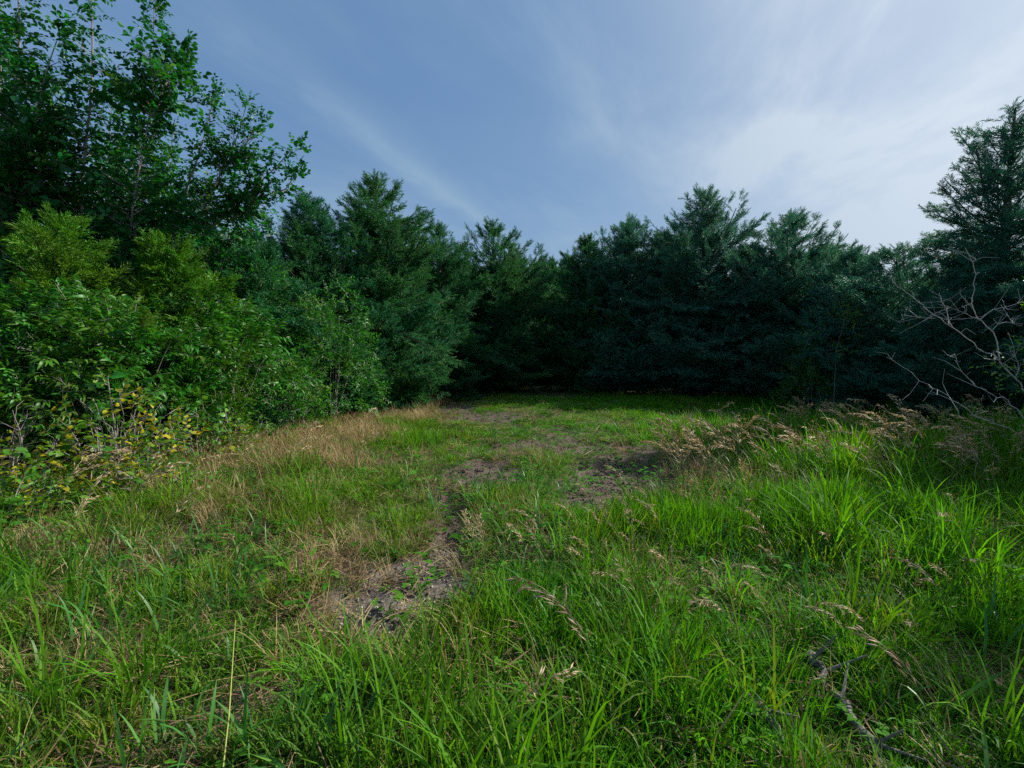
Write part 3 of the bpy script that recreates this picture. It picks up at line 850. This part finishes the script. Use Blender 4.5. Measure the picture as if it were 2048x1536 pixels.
# ---- shrubs
def shrub(name, label, cat, x, y, H, R, proto, seed, n=900, tint=.1, group=None, stems=14, sz=1.0, hollow=.25, zlow=.25, up=.35, gap=.40, squash=1.0):
    Rn = rng(seed); gz = float(ground_z(x, y))
    root = link(name, None); root.location = (x, y, gz)
    tag(root, label, cat, group)
    wood = MB(); P, D, S = [], [], []
    tips = []
    for k in range(stems):
        a = Rn.uniform(0, 6.283); rr = R * Rn.uniform(.2, .95); hh = H * Rn.uniform(.55, .86) * math.sqrt(max(.15, 1 - (rr / R) ** 2 * .7))
        b = np.array([math.cos(a) * R * .18, math.sin(a) * R * .18 * squash, -.05])
        e = np.array([math.cos(a) * rr, math.sin(a) * rr * squash, hh])
        m = (b + e) / 2 + [-math.cos(a) * rr * .12, -math.sin(a) * rr * .12, .12 * H]
        t = np.linspace(0, 1, 7)[:, None]
        X = (1 - t) ** 2 * b + 2 * t * (1 - t) * m + t ** 2 * e + Rn.normal(size=(7, 3)) * .02
        r0 = Rn.uniform(.007, .014)
        tube(wood, X, [r0 * (1 - .8 * i / 6) for i in range(7)], 5)
        tips.append(X)
        for j in range(5):
            s = X[Rn.integers(2, 7)]
            d = nrm([math.cos(a) + Rn.normal() * .8, math.sin(a) + Rn.normal() * .8, .3 + Rn.normal() * .4]) * Rn.uniform(.12, .35) * R
            tube(wood, [s, s + d * .5 + [0, 0, .02], s + d], [.004, .003, .0015], 3)
    k = 0
    while len(P) < n and k < n * 30:
        k += 1
        d = Rn.normal(size=3); d[2] = abs(d[2]) * 1.0 - .15; d = nrm(d)
        r = 1 - hollow * Rn.random() ** 1.3 * 2
        if r < .2: continue
        lump = .82 + .42 * float(fbm(np.array(d[0] * 2.2 + seed), np.array(d[1] * 2.2 + d[2] * 2), seed, 2))
        p = np.array([d[0] * R * r * lump, d[1] * R * r * lump * squash, zlow * H * .6 + max(d[2], -.1) * (H - zlow * H * .6) * r * lump])
        if p[2] < zlow * H * (.4 + Rn.random()): continue
        if float(fbm(np.array(p[0] * 2.4 + seed), np.array(p[2] * 2.4 + p[1] * 1.3), seed + 7, 2)) < gap * Rn.uniform(.8, 1.1): continue
        P.append(p); D.append(nrm(d * .7 + [0, 0, up] + Rn.normal(size=3) * .5)); S.append(Rn.uniform(.75, 1.25) * sz)
    P, D, S = np.array(P), np.array(D), np.array(S)
    link('stem', wood.mesh('stem', M_twig), root)
    if name == 'bramble': tint = np.where(Rn.random(len(P)) < tint, .85, .0)
    tt = np.clip(tint + Rn.normal(size=len(P)) * .12 + (fbm(P[:, 0] * 1.5, P[:, 2] * 1.5, seed, 2) - .5) * .5, 0, 1)
    f = scatter('foliage', proto, P, dir_rot(D, Rn.normal(size=len(P)) * .5), S, tt, root, seed)
    f['kind'] = 'stuff'
    return root

G1 = 'lance-leaved shrubs along the left side'
shrub('leafy_shrub', 'lance-leaved shrub at the left edge, russet tips on its flat top', 'shrub', -6.9, 5.6, 2.40, 1.45, P_dog, 301, 1250, .02, G1, gap=.46, zlow=.6)
shrub('leafy_shrub', 'lance-leaved shrub second from the left edge, over the brambles', 'shrub', -5.6, 6.4, 2.30, 1.35, P_dog, 302, 1250, .02, G1, gap=.46, stems=18, zlow=.68)
shrub('leafy_shrub', 'arching lance-leaved shrub over the pale forked stems', 'shrub', -4.95, 7.7, 2.35, 1.35, P_dog, 303, 1200, .02, G1, gap=.46, stems=20, zlow=.72)
shrub('leafy_shrub', 'lance-leaved shrub deep behind the brambles at the left edge', 'shrub', -8.2, 7.2, 2.5, 1.6, P_dog, 304, 1300, .1, G1)
shrub('leafy_shrub', 'lance-leaved shrub in the shade behind the arching one', 'shrub', -6.5, 9.0, 2.6, 1.6, P_dog, 305, 1200, .02, G1)
G2 = 'bright-leaved bushes before the left cedars'
shrub('leafy_bush', 'bright green drooping-leaved bush left of the spiky cedar', 'bush', -4.25, 10.4, 3.2, 1.15, P_bush, 311, 1700, .12, G2, zlow=.12, up=.0)
shrub('leafy_bush', 'darker tall bush behind the arching shrub, left of the bright bush', 'bush', -5.5, 10.3, 3.3, 1.3, P_bush, 312, 1500, .0, G2, zlow=.12)
shrub('leafy_bush', 'short bright bush at the foot of the left row, beside the dry grass', 'bush', -4.35, 9.1, 1.5, .75, P_bush, 313, 700, .05, G2, zlow=.1)
shrub('leafy_bush', 'thin pale-leaved bush against the dark cedars on the right', 'bush', 9.1, 13.6, 3.0, 1.0, P_bush, 314, 420, .45, 'bushes by the right-hand cedars', gap=.5, zlow=.15)
shrub('leafy_bush', 'grey-leaved low bush at the foot of the sharp-tipped cedar', 'bush', 8.6, 13.0, 1.5, .9, P_bush, 315, 500, .05, 'bushes by the right-hand cedars', gap=.5, zlow=.05)
shrub('leafy_bush', 'green bush half cut off by the right edge above the bare shrub', 'bush', 6.55, 5.1, 2.75, .80, P_bush, 316, 260, .35, None, zlow=.45, gap=.45, sz=.9)
G3 = 'brambles at the left foot of the shrubs'
shrub('bramble', 'yellowing bramble at the left edge with tangled grey canes', 'bramble', -5.5, 4.7, 1.35, .95, P_bram, 321, 230, .35, G3, zlow=.1, stems=22, gap=.45, hollow=.5)
shrub('bramble', 'yellow-spotted bramble before the second shrub', 'bramble', -4.65, 5.3, 1.30, .85, P_bram, 322, 230, .40, G3, zlow=.1, stems=24, gap=.45, hollow=.5)
shrub('bramble', 'green bramble at the foot of the pale forked stems', 'bramble', -4.5, 6.6, .95, .8, P_bram, 323, 150, .1, G3, zlow=.05, stems=14, gap=.45, hollow=.5)
shrub('bramble', 'bright low bramble mound by the dry grass at the left edge', 'bramble', -4.7, 4.15, .42, .62, P_bram, 324, 300, .12, G3, zlow=.0, stems=8, gap=.3, hollow=.5, sz=.8)
shrub('bramble', 'small low bramble mound among the dry stalks', 'bramble', -3.9, 4.9, .38, .55, P_bram, 325, 200, .12, G3, zlow=.0, stems=8, gap=.35, hollow=.5, sz=.8)
shrub('bramble', 'trailing bramble between the dry grass and the teal young cedar', 'bramble', -4.6, 7.6, .6, .8, P_bram, 326, 240, .05, G3, zlow=.0, stems=8, gap=.35, hollow=.5, sz=.8)

# big-leaved seedling in the brambles
sp = at(215, 752, 5.1)
root = link('broadleaf_seedling', None); root.location = (sp[0], sp[1], float(ground_z(sp[0], sp[1])))
tag(root, 'seedling with a few large bright round leaves above the brambles', 'seedling')
hh = sp[2] - root.location.z
mb = MB(); tube(mb, [(0, 0, -.05), (.04, .02, hh * .5), (0, 0, hh)], [.012, .008, .004], 6)
link('stem', mb.mesh('stem', M_twig), root)
Rn = rng(77)
for k in range(11):
    mb = MB(); a = k * 2.4; L = Rn.uniform(.10, .17)
    leafshape(mb, np.array([0, 0, 0.]), (1, 0, 0), (0, 0, 1), L, L * .8, Rn.random(), .2, .25)
    o = link('leaf', mb.mesh('leaf', M_bush), root)
    o.location = (math.cos(a) * .03, math.sin(a) * .03, hh - k * .035)
    o.rotation_euler = (Rn.normal() * .3, Rn.uniform(-.4, .3), a)

# single large bramble leaves
bl = []
for k in range(4):
    mb = MB(); leafshape(mb, np.zeros(3), (1, 0, 0), (0, 0, 1), 1, .75, Rn.random(), .2, .1 + .12 * k)
    bl.append(mb.mesh('leaf', M_bram))
for br in [o for o in COL.objects if o.name.startswith('bramble')]:
    Rr = rng(len(br['label']))
    st = [c for c in COL.objects if c.parent == br and c.name.startswith('stem')][0]
    vs = st.data.vertices
    for k in range(60):
        v_ = vs[int(Rr.integers(len(vs)))].co
        if v_.z < .12: continue
        o = link('leaf', bl[Rr.integers(4)], br)
        o.location = v_ + Vector(Rr.normal(size=3) * .02)
        o.rotation_euler = (Rr.normal() * .5, Rr.uniform(-.5, .4), Rr.uniform(0, 6.28)); s = Rr.uniform(.07, .11); o.scale = (s, s, s)

# ---- bare woody things drawn from the photo's lines
def bare(name, label, cat, lines, mat, base, twigs=0, seed=0, group=None):
    Rn = rng(seed); O = np.array([base[0], base[1], float(ground_z(*base))])
    root = link(name, None); root.location = O
    tag(root, label, cat, group)
    for poly, r0 in lines:
        pts = [at(u, v, Y) - O if v is not None else np.array([0, 0, -.05]) for (u, v, Y) in poly]
        t = np.concatenate([[0], np.cumsum([np.linalg.norm(b - a) for a, b in zip(pts[:-1], pts[1:])])])
        n = max(5, int(t[-1] / .07)); tt = np.linspace(0, t[-1], n)
        X = np.stack([np.interp(tt, t, [p[k] for p in pts]) for k in range(3)], 1)
        for _ in range(1): X[1:-1] = (X[:-2] + 2 * X[1:-1] + X[2:]) / 4
        X[1:-1] += Rn.normal(size=(n - 2, 3)) * .008
        mb = MB(); r0 *= .46
        tube(mb, X, [r0 * (1 - .85 * i / (n - 1)) + .0010 for i in range(n)], 6)
        for k in range(twigs):
            i = Rn.integers(n // 3, n - 1); td = nrm(X[min(i + 1, n - 1)] - X[i - 1])
            d = nrm(td + Rn.normal(size=3) * .7) * Rn.uniform(.06, .3)
            kk = Rn.normal(size=3) * .03
            tube(mb, [X[i], X[i] + d * .5 + kk, X[i] + d], [r0 * .35 + .001, r0 * .22 + .001, .0012], 4)
        link('branch', mb.mesh('branch', mat), root)
    return root

bare('bare_shrub', 'leafless pale shrub leaning in from the right edge before the dark cedars', 'bare shrub', [
    ([(2120, None, 4.8), (2110, 830, 4.8), (2040, 770, 4.8), (2000, 720, 4.8), (1950, 690, 4.7), (1905, 655, 4.6), (1870, 630, 4.6), (1830, 600, 4.5), (1800, 580, 4.5), (1783, 558, 4.5)], .016),
    ([(2120, 940, 4.6), (2030, 862, 4.6), (1960, 835, 4.5), (1890, 790, 4.5), (1830, 752, 4.4), (1773, 714, 4.4)], .011),
    ([(2110, 900, 4.7), (2060, 850, 4.7), (2015, 800, 4.7), (1975, 785, 4.6), (1935, 760, 4.6), (1915, 725, 4.6), (1885, 700, 4.6)], .012),
    ([(2000, 720, 4.8), (1992, 670, 4.8), (1960, 640, 4.8), (1940, 600, 4.8), (1955, 570, 4.8), (1945, 520, 4.8), (1930, 495, 4.8)], .010),
    ([(1905, 655, 4.6), (1895, 630, 4.6), (1888, 600, 4.6), (1878, 585, 4.6)], .006),
    ([(1960, 640, 4.8), (1910, 620, 4.8), (1885, 610, 4.8)], .005),
    ([(1960, 640, 4.8), (1990, 615, 4.8), (2045, 603, 4.8)], .006),
    ([(1870, 637, 4.6), (1840, 635, 4.6), (1808, 629, 4.6)], .005),
    ([(1985, 660, 4.8), (2010, 640, 4.8), (2044, 652, 4.8)], .005),
    ([(2030, 755, 4.8), (2038, 725, 4.8), (2025, 700, 4.8)], .006),
], M_dead, (5.9, 4.8), 10, 401)
bare('dead_tree', 'grey dead tree top with bare forked limbs under the arching leafy limb', 'dead tree', [
    ([(455, None, 10.2), (452, 520, 10.2), (455, 420, 10.2), (468, 375, 10.2), (482, 352, 10.2)], .05),
    ([(455, 400, 10.2), (430, 370, 10.2), (415, 345, 10.2)], .02),
    ([(480, 430, 10.2), (508, 380, 10.2), (515, 350, 10.2)], .03),
    ([(452, 440, 10.2), (385, 400, 10.2), (375, 340, 10.2)], .03),
    ([(462, 390, 10.2), (440, 345, 10.2), (448, 325, 10.2)], .015),
], M_twig, (-6.2, 10.2), 10, 402)
bare('shrub_stems', 'pale forked shrub stems standing in the gap under the arching shrub', 'shrub stem', [
    ([(428, None, 7.0), (428, 880, 7.0), (432, 820, 7.0), (452, 780, 7.0), (472, 750, 7.0)], .012),
    ([(432, 822, 7.0), (430, 790, 7.0), (428, 765, 7.0)], .007),
    ([(340, 880, 6.8), (345, 830, 6.8), (342, 790, 6.8), (352, 762, 6.8)], .010),
    ([(345, 845, 6.8), (385, 818, 6.8), (400, 800, 6.8)], .006),
    ([(380, 890, 6.9), (385, 840, 6.9)], .006),
    ([(535, 820, 8.5), (537, 785, 8.5)], .008),
], M_twig, (-4.53, 7.0), 3, 403)
bare('bramble_canes', 'grey crooked canes rising out of the yellowing brambles', 'bramble cane', [
    ([(240, None, 5.0), (243, 990, 5.0), (238, 930, 5.0), (228, 860, 5.0), (185, 825, 5.0), (160, 800, 5.0)], .013),
    ([(228, 860, 5.0), (200, 880, 5.0), (170, 905, 5.0)], .006),
    ([(52, 940, 4.7), (45, 880, 4.7), (38, 850, 4.7), (25, 820, 4.7)], .014),
    ([(45, 870, 4.7), (25, 880, 4.7), (0, 900, 4.7)], .008),
    ([(185, 825, 5.0), (235, 808, 5.0), (275, 780, 5.0)], .006),
    ([(110, 790, 5.0), (140, 770, 5.0), (120, 755, 5.0)], .005),
    ([(70, 960, 4.7), (100, 930, 4.7), (115, 905, 4.7), (100, 880, 4.7)], .007),
], M_twig, (-4.3, 5.0), 6, 404)

# light green vine sprigs on the dark cedars at the right
def vine(label, pts, n, seed, Y, proto, tint, sz, name='climbing_vine'):
    Rn = rng(seed); P3 = [at(u, v, Y) for u, v in pts]
    O = np.array([P3[-1][0], P3[-1][1], float(ground_z(P3[-1][0], P3[-1][1]))])
    root = link(name, None); root.location = O; tag(root, label, 'vine')
    A = [p - O for p in P3] + [np.array([0, 0, -.03])]
    mb = MB(); tube(mb, A, [.004] * (len(A) - 1) + [.010], 4)
    link('stem', mb.mesh('stem', M_twig), root)
    k = Rn.integers(0, len(P3) - 1, n); f = Rn.random(n)[:, None]
    AA = np.array(A)
    P = AA[k] * (1 - f) + AA[k + 1] * f + Rn.normal(size=(n, 3)) * .12
    D = np.stack([Rn.normal(size=n), -abs(Rn.normal(size=n)), Rn.normal(size=n) * .6], 1)
    c = scatter('foliage', proto, P, dir_rot(D, Rn.normal(size=n) * .6), Rn.uniform(.6, 1.1, n) * sz, np.full(n, tint), root, seed)
    c['kind'] = 'stuff'
vine('bright green vine sprig catching the sun on the dark right-hand cedars', [(1672, 588), (1682, 615), (1690, 640), (1672, 700)], 46, 501, 11.6, P_bush, .8, 1.0)
vine('dull green vine trailing down left of the bright sprig', [(1605, 655), (1625, 690), (1630, 740), (1640, 790)], 60, 502, 12.4, P_bush, .2, 1.0)

# ------------------------------------------------------------------ grass and everything uncountable on the ground
def field(seed, bands):
    """jittered points per band (y0, y1, density per m2)"""
    R = rng(seed); out = []
    for y0, y1, dn in bands:
        st = 1 / math.sqrt(dn)
        yy = np.arange(y0, y1, st); xm = 1.28 * y1 + 1.2
        xx = np.arange(-xm, xm, st)
        X, Y = np.meshgrid(xx, yy)
        X = X + R.uniform(-.55, .55, X.shape) * st; Y = Y + R.uniform(-.55, .55, Y.shape) * st
        k = (np.abs(X) < 1.28 * Y + 1.2) & (X > -9.5) & (X < 15)
        out.append(np.stack([X[k], Y[k]], 1))
    return np.concatenate(out)

def make_grass(name, label, cat, proto, seed, bands, dens_fn, size_fn, tint_fn, tilt=.12, wind=(-.05, .0)):
    R = rng(seed); p = field(seed, bands); x, y = p[:, 0], p[:, 1]
    k = R.random(len(x)) < np.clip(dens_fn(x, y), 0, 1)
    x, y = x[k], y[k]; n = len(x)
    z = ground_z(x, y)
    size = size_fn(x, y, R.random(n)); tint = np.clip(tint_fn(x, y, R), 0, 1)
    rot = np.stack([R.normal(size=n) * tilt, R.normal(size=n) * tilt, R.uniform(0, 6.283, n)], 1)
    o = scatter(name, proto, np.stack([x, y, z], 1), rot, size, tint, None, seed)
    tag(o, label, cat, None, 'stuff')
    return o

bare_ = lambda x, y: emask(BARE, x, y)
dry_ = lambda x, y: emask(DRY, x, y, s=9)
lush_ = lambda x, y: emask(LUSH, x, y, s=13)
brome_ = lambda x, y: emask(BROME, x, y, s=15)
patch = lambda x, y, f=1.1, s=41: np.clip((fbm(x * f, y * f, s, 3) - .36) / .22, 0, 1)
WORN = [(u, v, ru * 1.5 + 10, rv * 1.35 + 14, w) for (u, v, ru, rv, w) in BARE[:14]]
def low_(x, y):          # grass kept short in the middle of the clearing and beside the worn ground
    return (1 - .45 * emask(WORN, x, y)) * (1 - .42 * np.clip((y - 3.6) / 2.0, 0, 1) * np.clip((3.2 - np.abs(x - .4)) / 1.5, 0, 1))
def tuss(x, y):          # taller tussocks with low gaps between them
    return .62 + .85 * np.clip((fbm(x * 2.1 + 5, y * 2.1, 63, 2) - .3) / .4, 0, 1)
def shade_floor(x, y):     # sparse grass under the cedars
    return np.clip((y - 14.5) / 3, 0, 1)

make_grass('grass', 'short bright green grass tufts all over the clearing', 'grass', P_tuft, 601,
           [(.7, 3, 190), (3, 6, 150), (6, 11, 95), (11, 17, 50), (17, 32, 18)],
           lambda x, y: (1 - .97 * bare_(x, y)) * (.34 + .66 * patch(x, y)) * (1 - .72 * dry_(x, y))  * (1 - .35 * shade_floor(x, y)) + .25 * lush_(x, y) * (1 - bare_(x, y)),
           lambda x, y, r: np.stack([(.75 + .6 * r) * np.where(y > 8, 1.3, 1.0)] * 2 + [(.70 + .6 * r) * (.8 + .6 * lush_(x, y)) * low_(x, y) * tuss(x, y)], 1) * (1 - .4 * bare_(x, y))[:, None],
           lambda x, y, R: .06 + .35 * dry_(x, y) * R.random(len(x)) + (R.random(len(x)) > .86) * .5 * R.random(len(x)) + .12 * (x < 0) + .25 * (fbm(x * .9, y * .9, 77, 2) - .5))
make_grass('tall_grass', 'long arching green grass thickest in the near right of the clearing', 'grass', P_tall, 602,
           [(.7, 3, 60), (3, 6, 50), (6, 11, 30), (11, 20, 8)],
           lambda x, y: (1 - bare_(x, y)) * (.08 + .92 * patch(x, y, 1.3, 43)) * np.clip(.35 + .5 * lush_(x, y) + .75 * brome_(x, y) + .12 * x, .15, 1) * (1 - .6 * dry_(x, y)) * np.where(y > 9, .25, 1) * low_(x, y) ** 2.5,
           lambda x, y, r: (.6 + .55 * r) * (1 + .3 * brome_(x, y)) * low_(x, y) * tuss(x, y),
           lambda x, y, R: .04 + .3 * dry_(x, y) + (R.random(len(x)) > .9) * .35 + .1 * R.random(len(x)))
make_grass('broad_bladed_grass', 'blue-green broad-bladed grass in the near left of the clearing', 'grass', P_wide, 603,
           [(.7, 3, 46), (3, 6, 26), (6, 9, 8)],
           lambda x, y: (1 - bare_(x, y)) * patch(x, y, .9, 47) * np.where(x < .3, .9, .35),
           lambda x, y, r: .65 + .55 * r,
           lambda x, y, R: .05 + R.random(len(x)) * .25 + .3 * dry_(x, y))
make_grass('dry_grass', 'dry tan grass along the foot of the left shrubs and tufted through the green', 'dry grass', P_dryc, 604,
           [(.7, 3, 60), (3, 6, 75), (6, 11, 75), (11, 20, 40)],
           lambda x, y: .95 * dry_(x, y) * (1 - .5 * bare_(x, y)) + (.12 + .20 * (x < .3) * (y < 5) - .11 * (y > 7)) * patch(x, y, 1.4, 51) * (1 - bare_(x, y)) + .12 * brome_(x, y) * (y < 8.5),
           lambda x, y, r: (.6 + .6 * r) * np.where(y < 4.5, .72, 1),
           lambda x, y, R: R.random(len(x)) * .6)
make_grass('thatch', 'flattened dead grass lying between the green tufts', 'dead grass', P_that, 605,
           [(.7, 3, 70), (3, 7, 50), (7, 13, 25)],
           lambda x, y: .4 + .5 * dry_(x, y) - .55 * bare_(x, y) + .3 * emask(GRAVEL, x, y),
           lambda x, y, r: .7 + .6 * r,
           lambda x, y, R: R.random(len(x)) ** .7, tilt=.08)
make_grass('clover', 'low three-leaved weeds among the grass and on the bare soil', 'weeds', P_forb, 606,
           [(1.2, 3, 22), (3, 7, 26), (7, 13, 14)],
           lambda x, y: (.25 + .4 * patch(x, y, 1.7, 57)) + .15 * bare_(x, y) + .5 * dry_(x, y) * (x < -2),
           lambda x, y, r: (.6 + .7 * r) * np.where(y < 2.6, .7, 1),
           lambda x, y, R: .1 + R.random(len(x)) * .4)
make_grass('gravel', 'pale gravel on the bare patch in the wheel rut', 'gravel', P_stone, 607,
           [(1.8, 5.2, 900)],
           lambda x, y: emask(GRAVEL, x, y) * .85 + .03 * bare_(x, y),
           lambda x, y, r: .005 + .016 * r ** 2.2,
           lambda x, y, R: R.random(len(x)), tilt=.6)
make_grass('soil_clods', 'crumbly soil lumps on the bare patches', 'soil', Proto([stone(130 + i) for i in range(4)], M_soil), 608,
           [(3.4, 8, 900), (8, 14, 220)],
           lambda x, y: bare_(x, y) * .8 * (1 - emask(GRAVEL, x, y)),
           lambda x, y, r: .006 + .020 * r ** 3,
           lambda x, y, R: R.random(len(x)), tilt=.6)
make_grass('leaf_litter', 'brown dead leaves lying in the near right grass', 'dead leaves',
           Proto([(lambda m: (leafshape(m, np.zeros(3), (1, 0, .1), (0, 0, 1), 1, .6, .3 + .2 * i, .5, .5), m)[1])(MB()) for i in range(3)], M_litter), 609,
           [(.9, 4, 60)],
           lambda x, y: emask([(1560, 1480, 160, 70, 1), (1440, 1395, 60, 30, .6), (90, 1350, 120, 60, .5), (1330, 1200, 60, 40, .5)], x, y),
           lambda x, y, r: .04 + .08 * r,
           lambda x, y, R: R.random(len(x)), tilt=.6)

# ------------------------------------------------------------------ brome stalks, one by one
def stalk_meshes(seed, L, bend, nsp):
    R = rng(seed)
    st = MB(); n = 9; p = np.zeros(3); pts = [p]
    for i in range(n):
        a = .12 + bend * (i / n) ** 2.2
        p = p + np.array([math.sin(a), 0, math.cos(a)]) * L / n; pts.append(p)
    tube(st, pts, [.0022 * (1 - .6 * i / n) + .0006 for i in range(n + 1)], 4)
    for k in range(2):
        b = pts[2 + 2 * k]; az = R.uniform(0, 6.28)
        m = MB(); blade(st, R, b, az, .5, R.uniform(.12, .24), .007, 1.6, 4)
    hd = MB()
    X = np.array(pts)
    for k in range(nsp):
        f = 1 - .42 * (k / nsp); i = min(int(f * n), n - 1); q = X[i] + (X[i + 1] - X[i]) * (f * n - i) if i < n else X[-1]
        td = nrm(X[min(i + 1, n)] - X[i])
        rad = nrm(td * R.uniform(1.0, 1.6) + np.array([R.normal() * .45, R.normal() * .45, -.1 + R.normal() * .2]))
        br = R.uniform(.02, .08) * (1.0 - abs(k / nsp - .5))
        e = q + rad * br
        tube(hd, [q, e], [.0007, .0005], 3)
        d = nrm(rad * 1.0 + np.array([0, 0, -.25]) + R.normal(size=3) * .15)
        ln = R.uniform(.036, .068)
        s = nrm(np.cross(d, R.normal(size=3))); s2 = np.cross(d, s)
        w = .0052
        V = [e, e + d * ln * .4 + s * w, e + d * ln * .4 + s2 * w * .6, e + d * ln * .4 - s * w, e + d * ln * .4 - s2 * w * .6, e + d * ln]
        hd.add(V, [(0, 1, 2), (0, 2, 3), (0, 3, 4), (0, 4, 1), (5, 2, 1), (5, 3, 2), (5, 4, 3), (5, 1, 4)], .5, R.random())
    return st.mesh('stem', M_stem), hd.mesh('seed_head', M_seed)

SM = [stalk_meshes(700 + i, (.62, .74, .8, .68, .9, .72, .66, .8)[i], (1.3, 1.0, 1.6, .8, 1.7, 1.2, 1.9, 1.4)[i], (26, 32, 36, 26, 38, 30, 28, 34)[i]) for i in range(8)]
def stalk(x, y, az, s, k, label, group, tilt=0.0):
    a, b = SM[k]
    o = link('grass_stalk', a); o.location = (x, y, float(ground_z(x, y)) - .01)
    o.rotation_euler = (0, tilt, az); o.scale = (s, s, s)
    tag(o, label, 'grass stalk', group)
    h = link('seed_head', b, o)
    return o

Rn = rng(888)
def band(n, mask, label, group, smin=.85, smax=1.25, ylim=(1.6, 11), az0=math.pi):
    c = 0; t = 0
    while c < n and t < 60000:
        t += 1
        y = Rn.uniform(*ylim); x = Rn.uniform(-1.15 * y, 1.15 * y)
        if Rn.random() > float(emask(mask, np.array([x]), np.array([y]), s=19)[0]): continue
        stalk(x, y, az0 + Rn.normal() * .8, Rn.uniform(smin, smax), Rn.integers(8), label, group, Rn.normal() * .1); c += 1
band(190, [(1640, 940, 330, 60, 1), (1900, 960, 250, 80, 1), (1420, 990, 110, 50, .9)], 'tall brome stalk with a dry drooping head in the shaded band before the right-hand cedars', 'brome stalks in the right-hand band', ylim=(4.2, 9))
band(45, [(1500, 1180, 520, 190, .8)], 'short brome stalk with a dry head among the near right grass', 'brome stalks in the near right grass', .42, .68, (1.9, 4.4))
band(20, [(1250, 1080, 140, 80, 1), (950, 1120, 70, 50, .8)], 'small brome stalk beside the wheel rut', 'brome stalks beside the rut', .45, .7, (2.8, 5))
band(32, [(520, 940, 260, 70, 1), (700, 860, 120, 30, .8), (200, 1060, 200, 80, .9)], 'dry straw-coloured stalk in the tan grass at the foot of the left shrubs', 'dry stalks at the left shrubs', .6, .95, (3.2, 10), az0=.3)
for u, v, az, s, k, lb in [(1240, 1560, 2.6, .95, 4, 'arched brome stalk, its head hanging over the near middle grass'),
                           (1010, 1530, .2, .75, 6, 'low drooping brome stalk at the bottom middle, straw-coloured head'),
                           (1880, 1560, 2.5, .9, 0, 'brome stalk with a tan upright head near the bottom right corner'),
                           (230, 1120, .5, 1.15, 2, 'tall dry plume leaning right before the yellowing brambles'),
                           (130, 1150, 1.2, 1.1, 3, 'tall dry plume standing upright by the left edge'),
                           (330, 1120, .6, .8, 1, 'pinkish dry plume among the weeds right of the brambles')]:
    d = ray(u, v); g = d * (-CAMZ / d[2])
    stalk(g[0], g[1], az, s, k, lb, None)

# the lone pale stalk in the near left grass
mb = MB()
d = ray(430, 1640); g = d * (-CAMZ / d[2]); tp = at(471, 1240, g[1] + .35)
O = np.array([g[0], g[1], float(ground_z(g[0], g[1]))])
tube(mb, [np.array([0, 0, -.02]), (tp - O) * .5 + [.01, 0, .0], tp - O], [.0030, .0024, .0012], 5)
o = link('grass_stalk', mb.mesh('grass_stalk', leafmat('yellow_stalk', (.45, .46, .12), (.45, .46, .12), (.4, .4, .1), trans=.1)))
o.location = O
tag(o, 'single straight yellowish stalk without a head in the near left grass', 'grass stalk')

# ------------------------------------------------------------------ fallen wood
def fallen(label, a, b, r0, seed):
    Rn = rng(seed)
    def g(u, v):
        d = ray(u, v); return (d * (-CAMZ / d[2]))[:2]
    A, B = g(*a), g(*b)
    O = np.array([A[0], A[1], float(ground_z(*A))])
    n = 12; X = []
    for i in range(n):
        t = i / (n - 1); p = A * (1 - t) + B * t + Rn.normal(size=2) * .012
        X.append(np.array([p[0], p[1], float(ground_z(*p)) + r0 * .8 + .03 * math.sin(t * 3.1) + .02]) - O)
    mb = MB(); tube(mb, X, [r0 * (1 - .55 * i / n) * Rn.uniform(.85, 1.15) for i in range(n)], 8)
    for k in range(3):
        i = Rn.integers(2, n - 2); d = nrm([Rn.normal(), Rn.normal(), .4]) * Rn.uniform(.08, .2)
        tube(mb, [X[i], X[i] + d], [r0 * .4, r0 * .15], 5)
    o = link('fallen_branch', mb.mesh('fallen_branch', M_wood)); o.location = O
    tag(o, label, 'fallen branch', 'fallen branches in the near grass')
fallen('weathered fallen branch lying at an angle in the near right grass', (1665, 1400), (1775, 1560), .022, 901)
fallen('dark rotten branch sunk in the grass left of the weathered one', (1470, 1390), (1570, 1500), .028, 902)
fallen('short stub of fallen wood above the rotten branch', (1625, 1330), (1650, 1400), .024, 903)
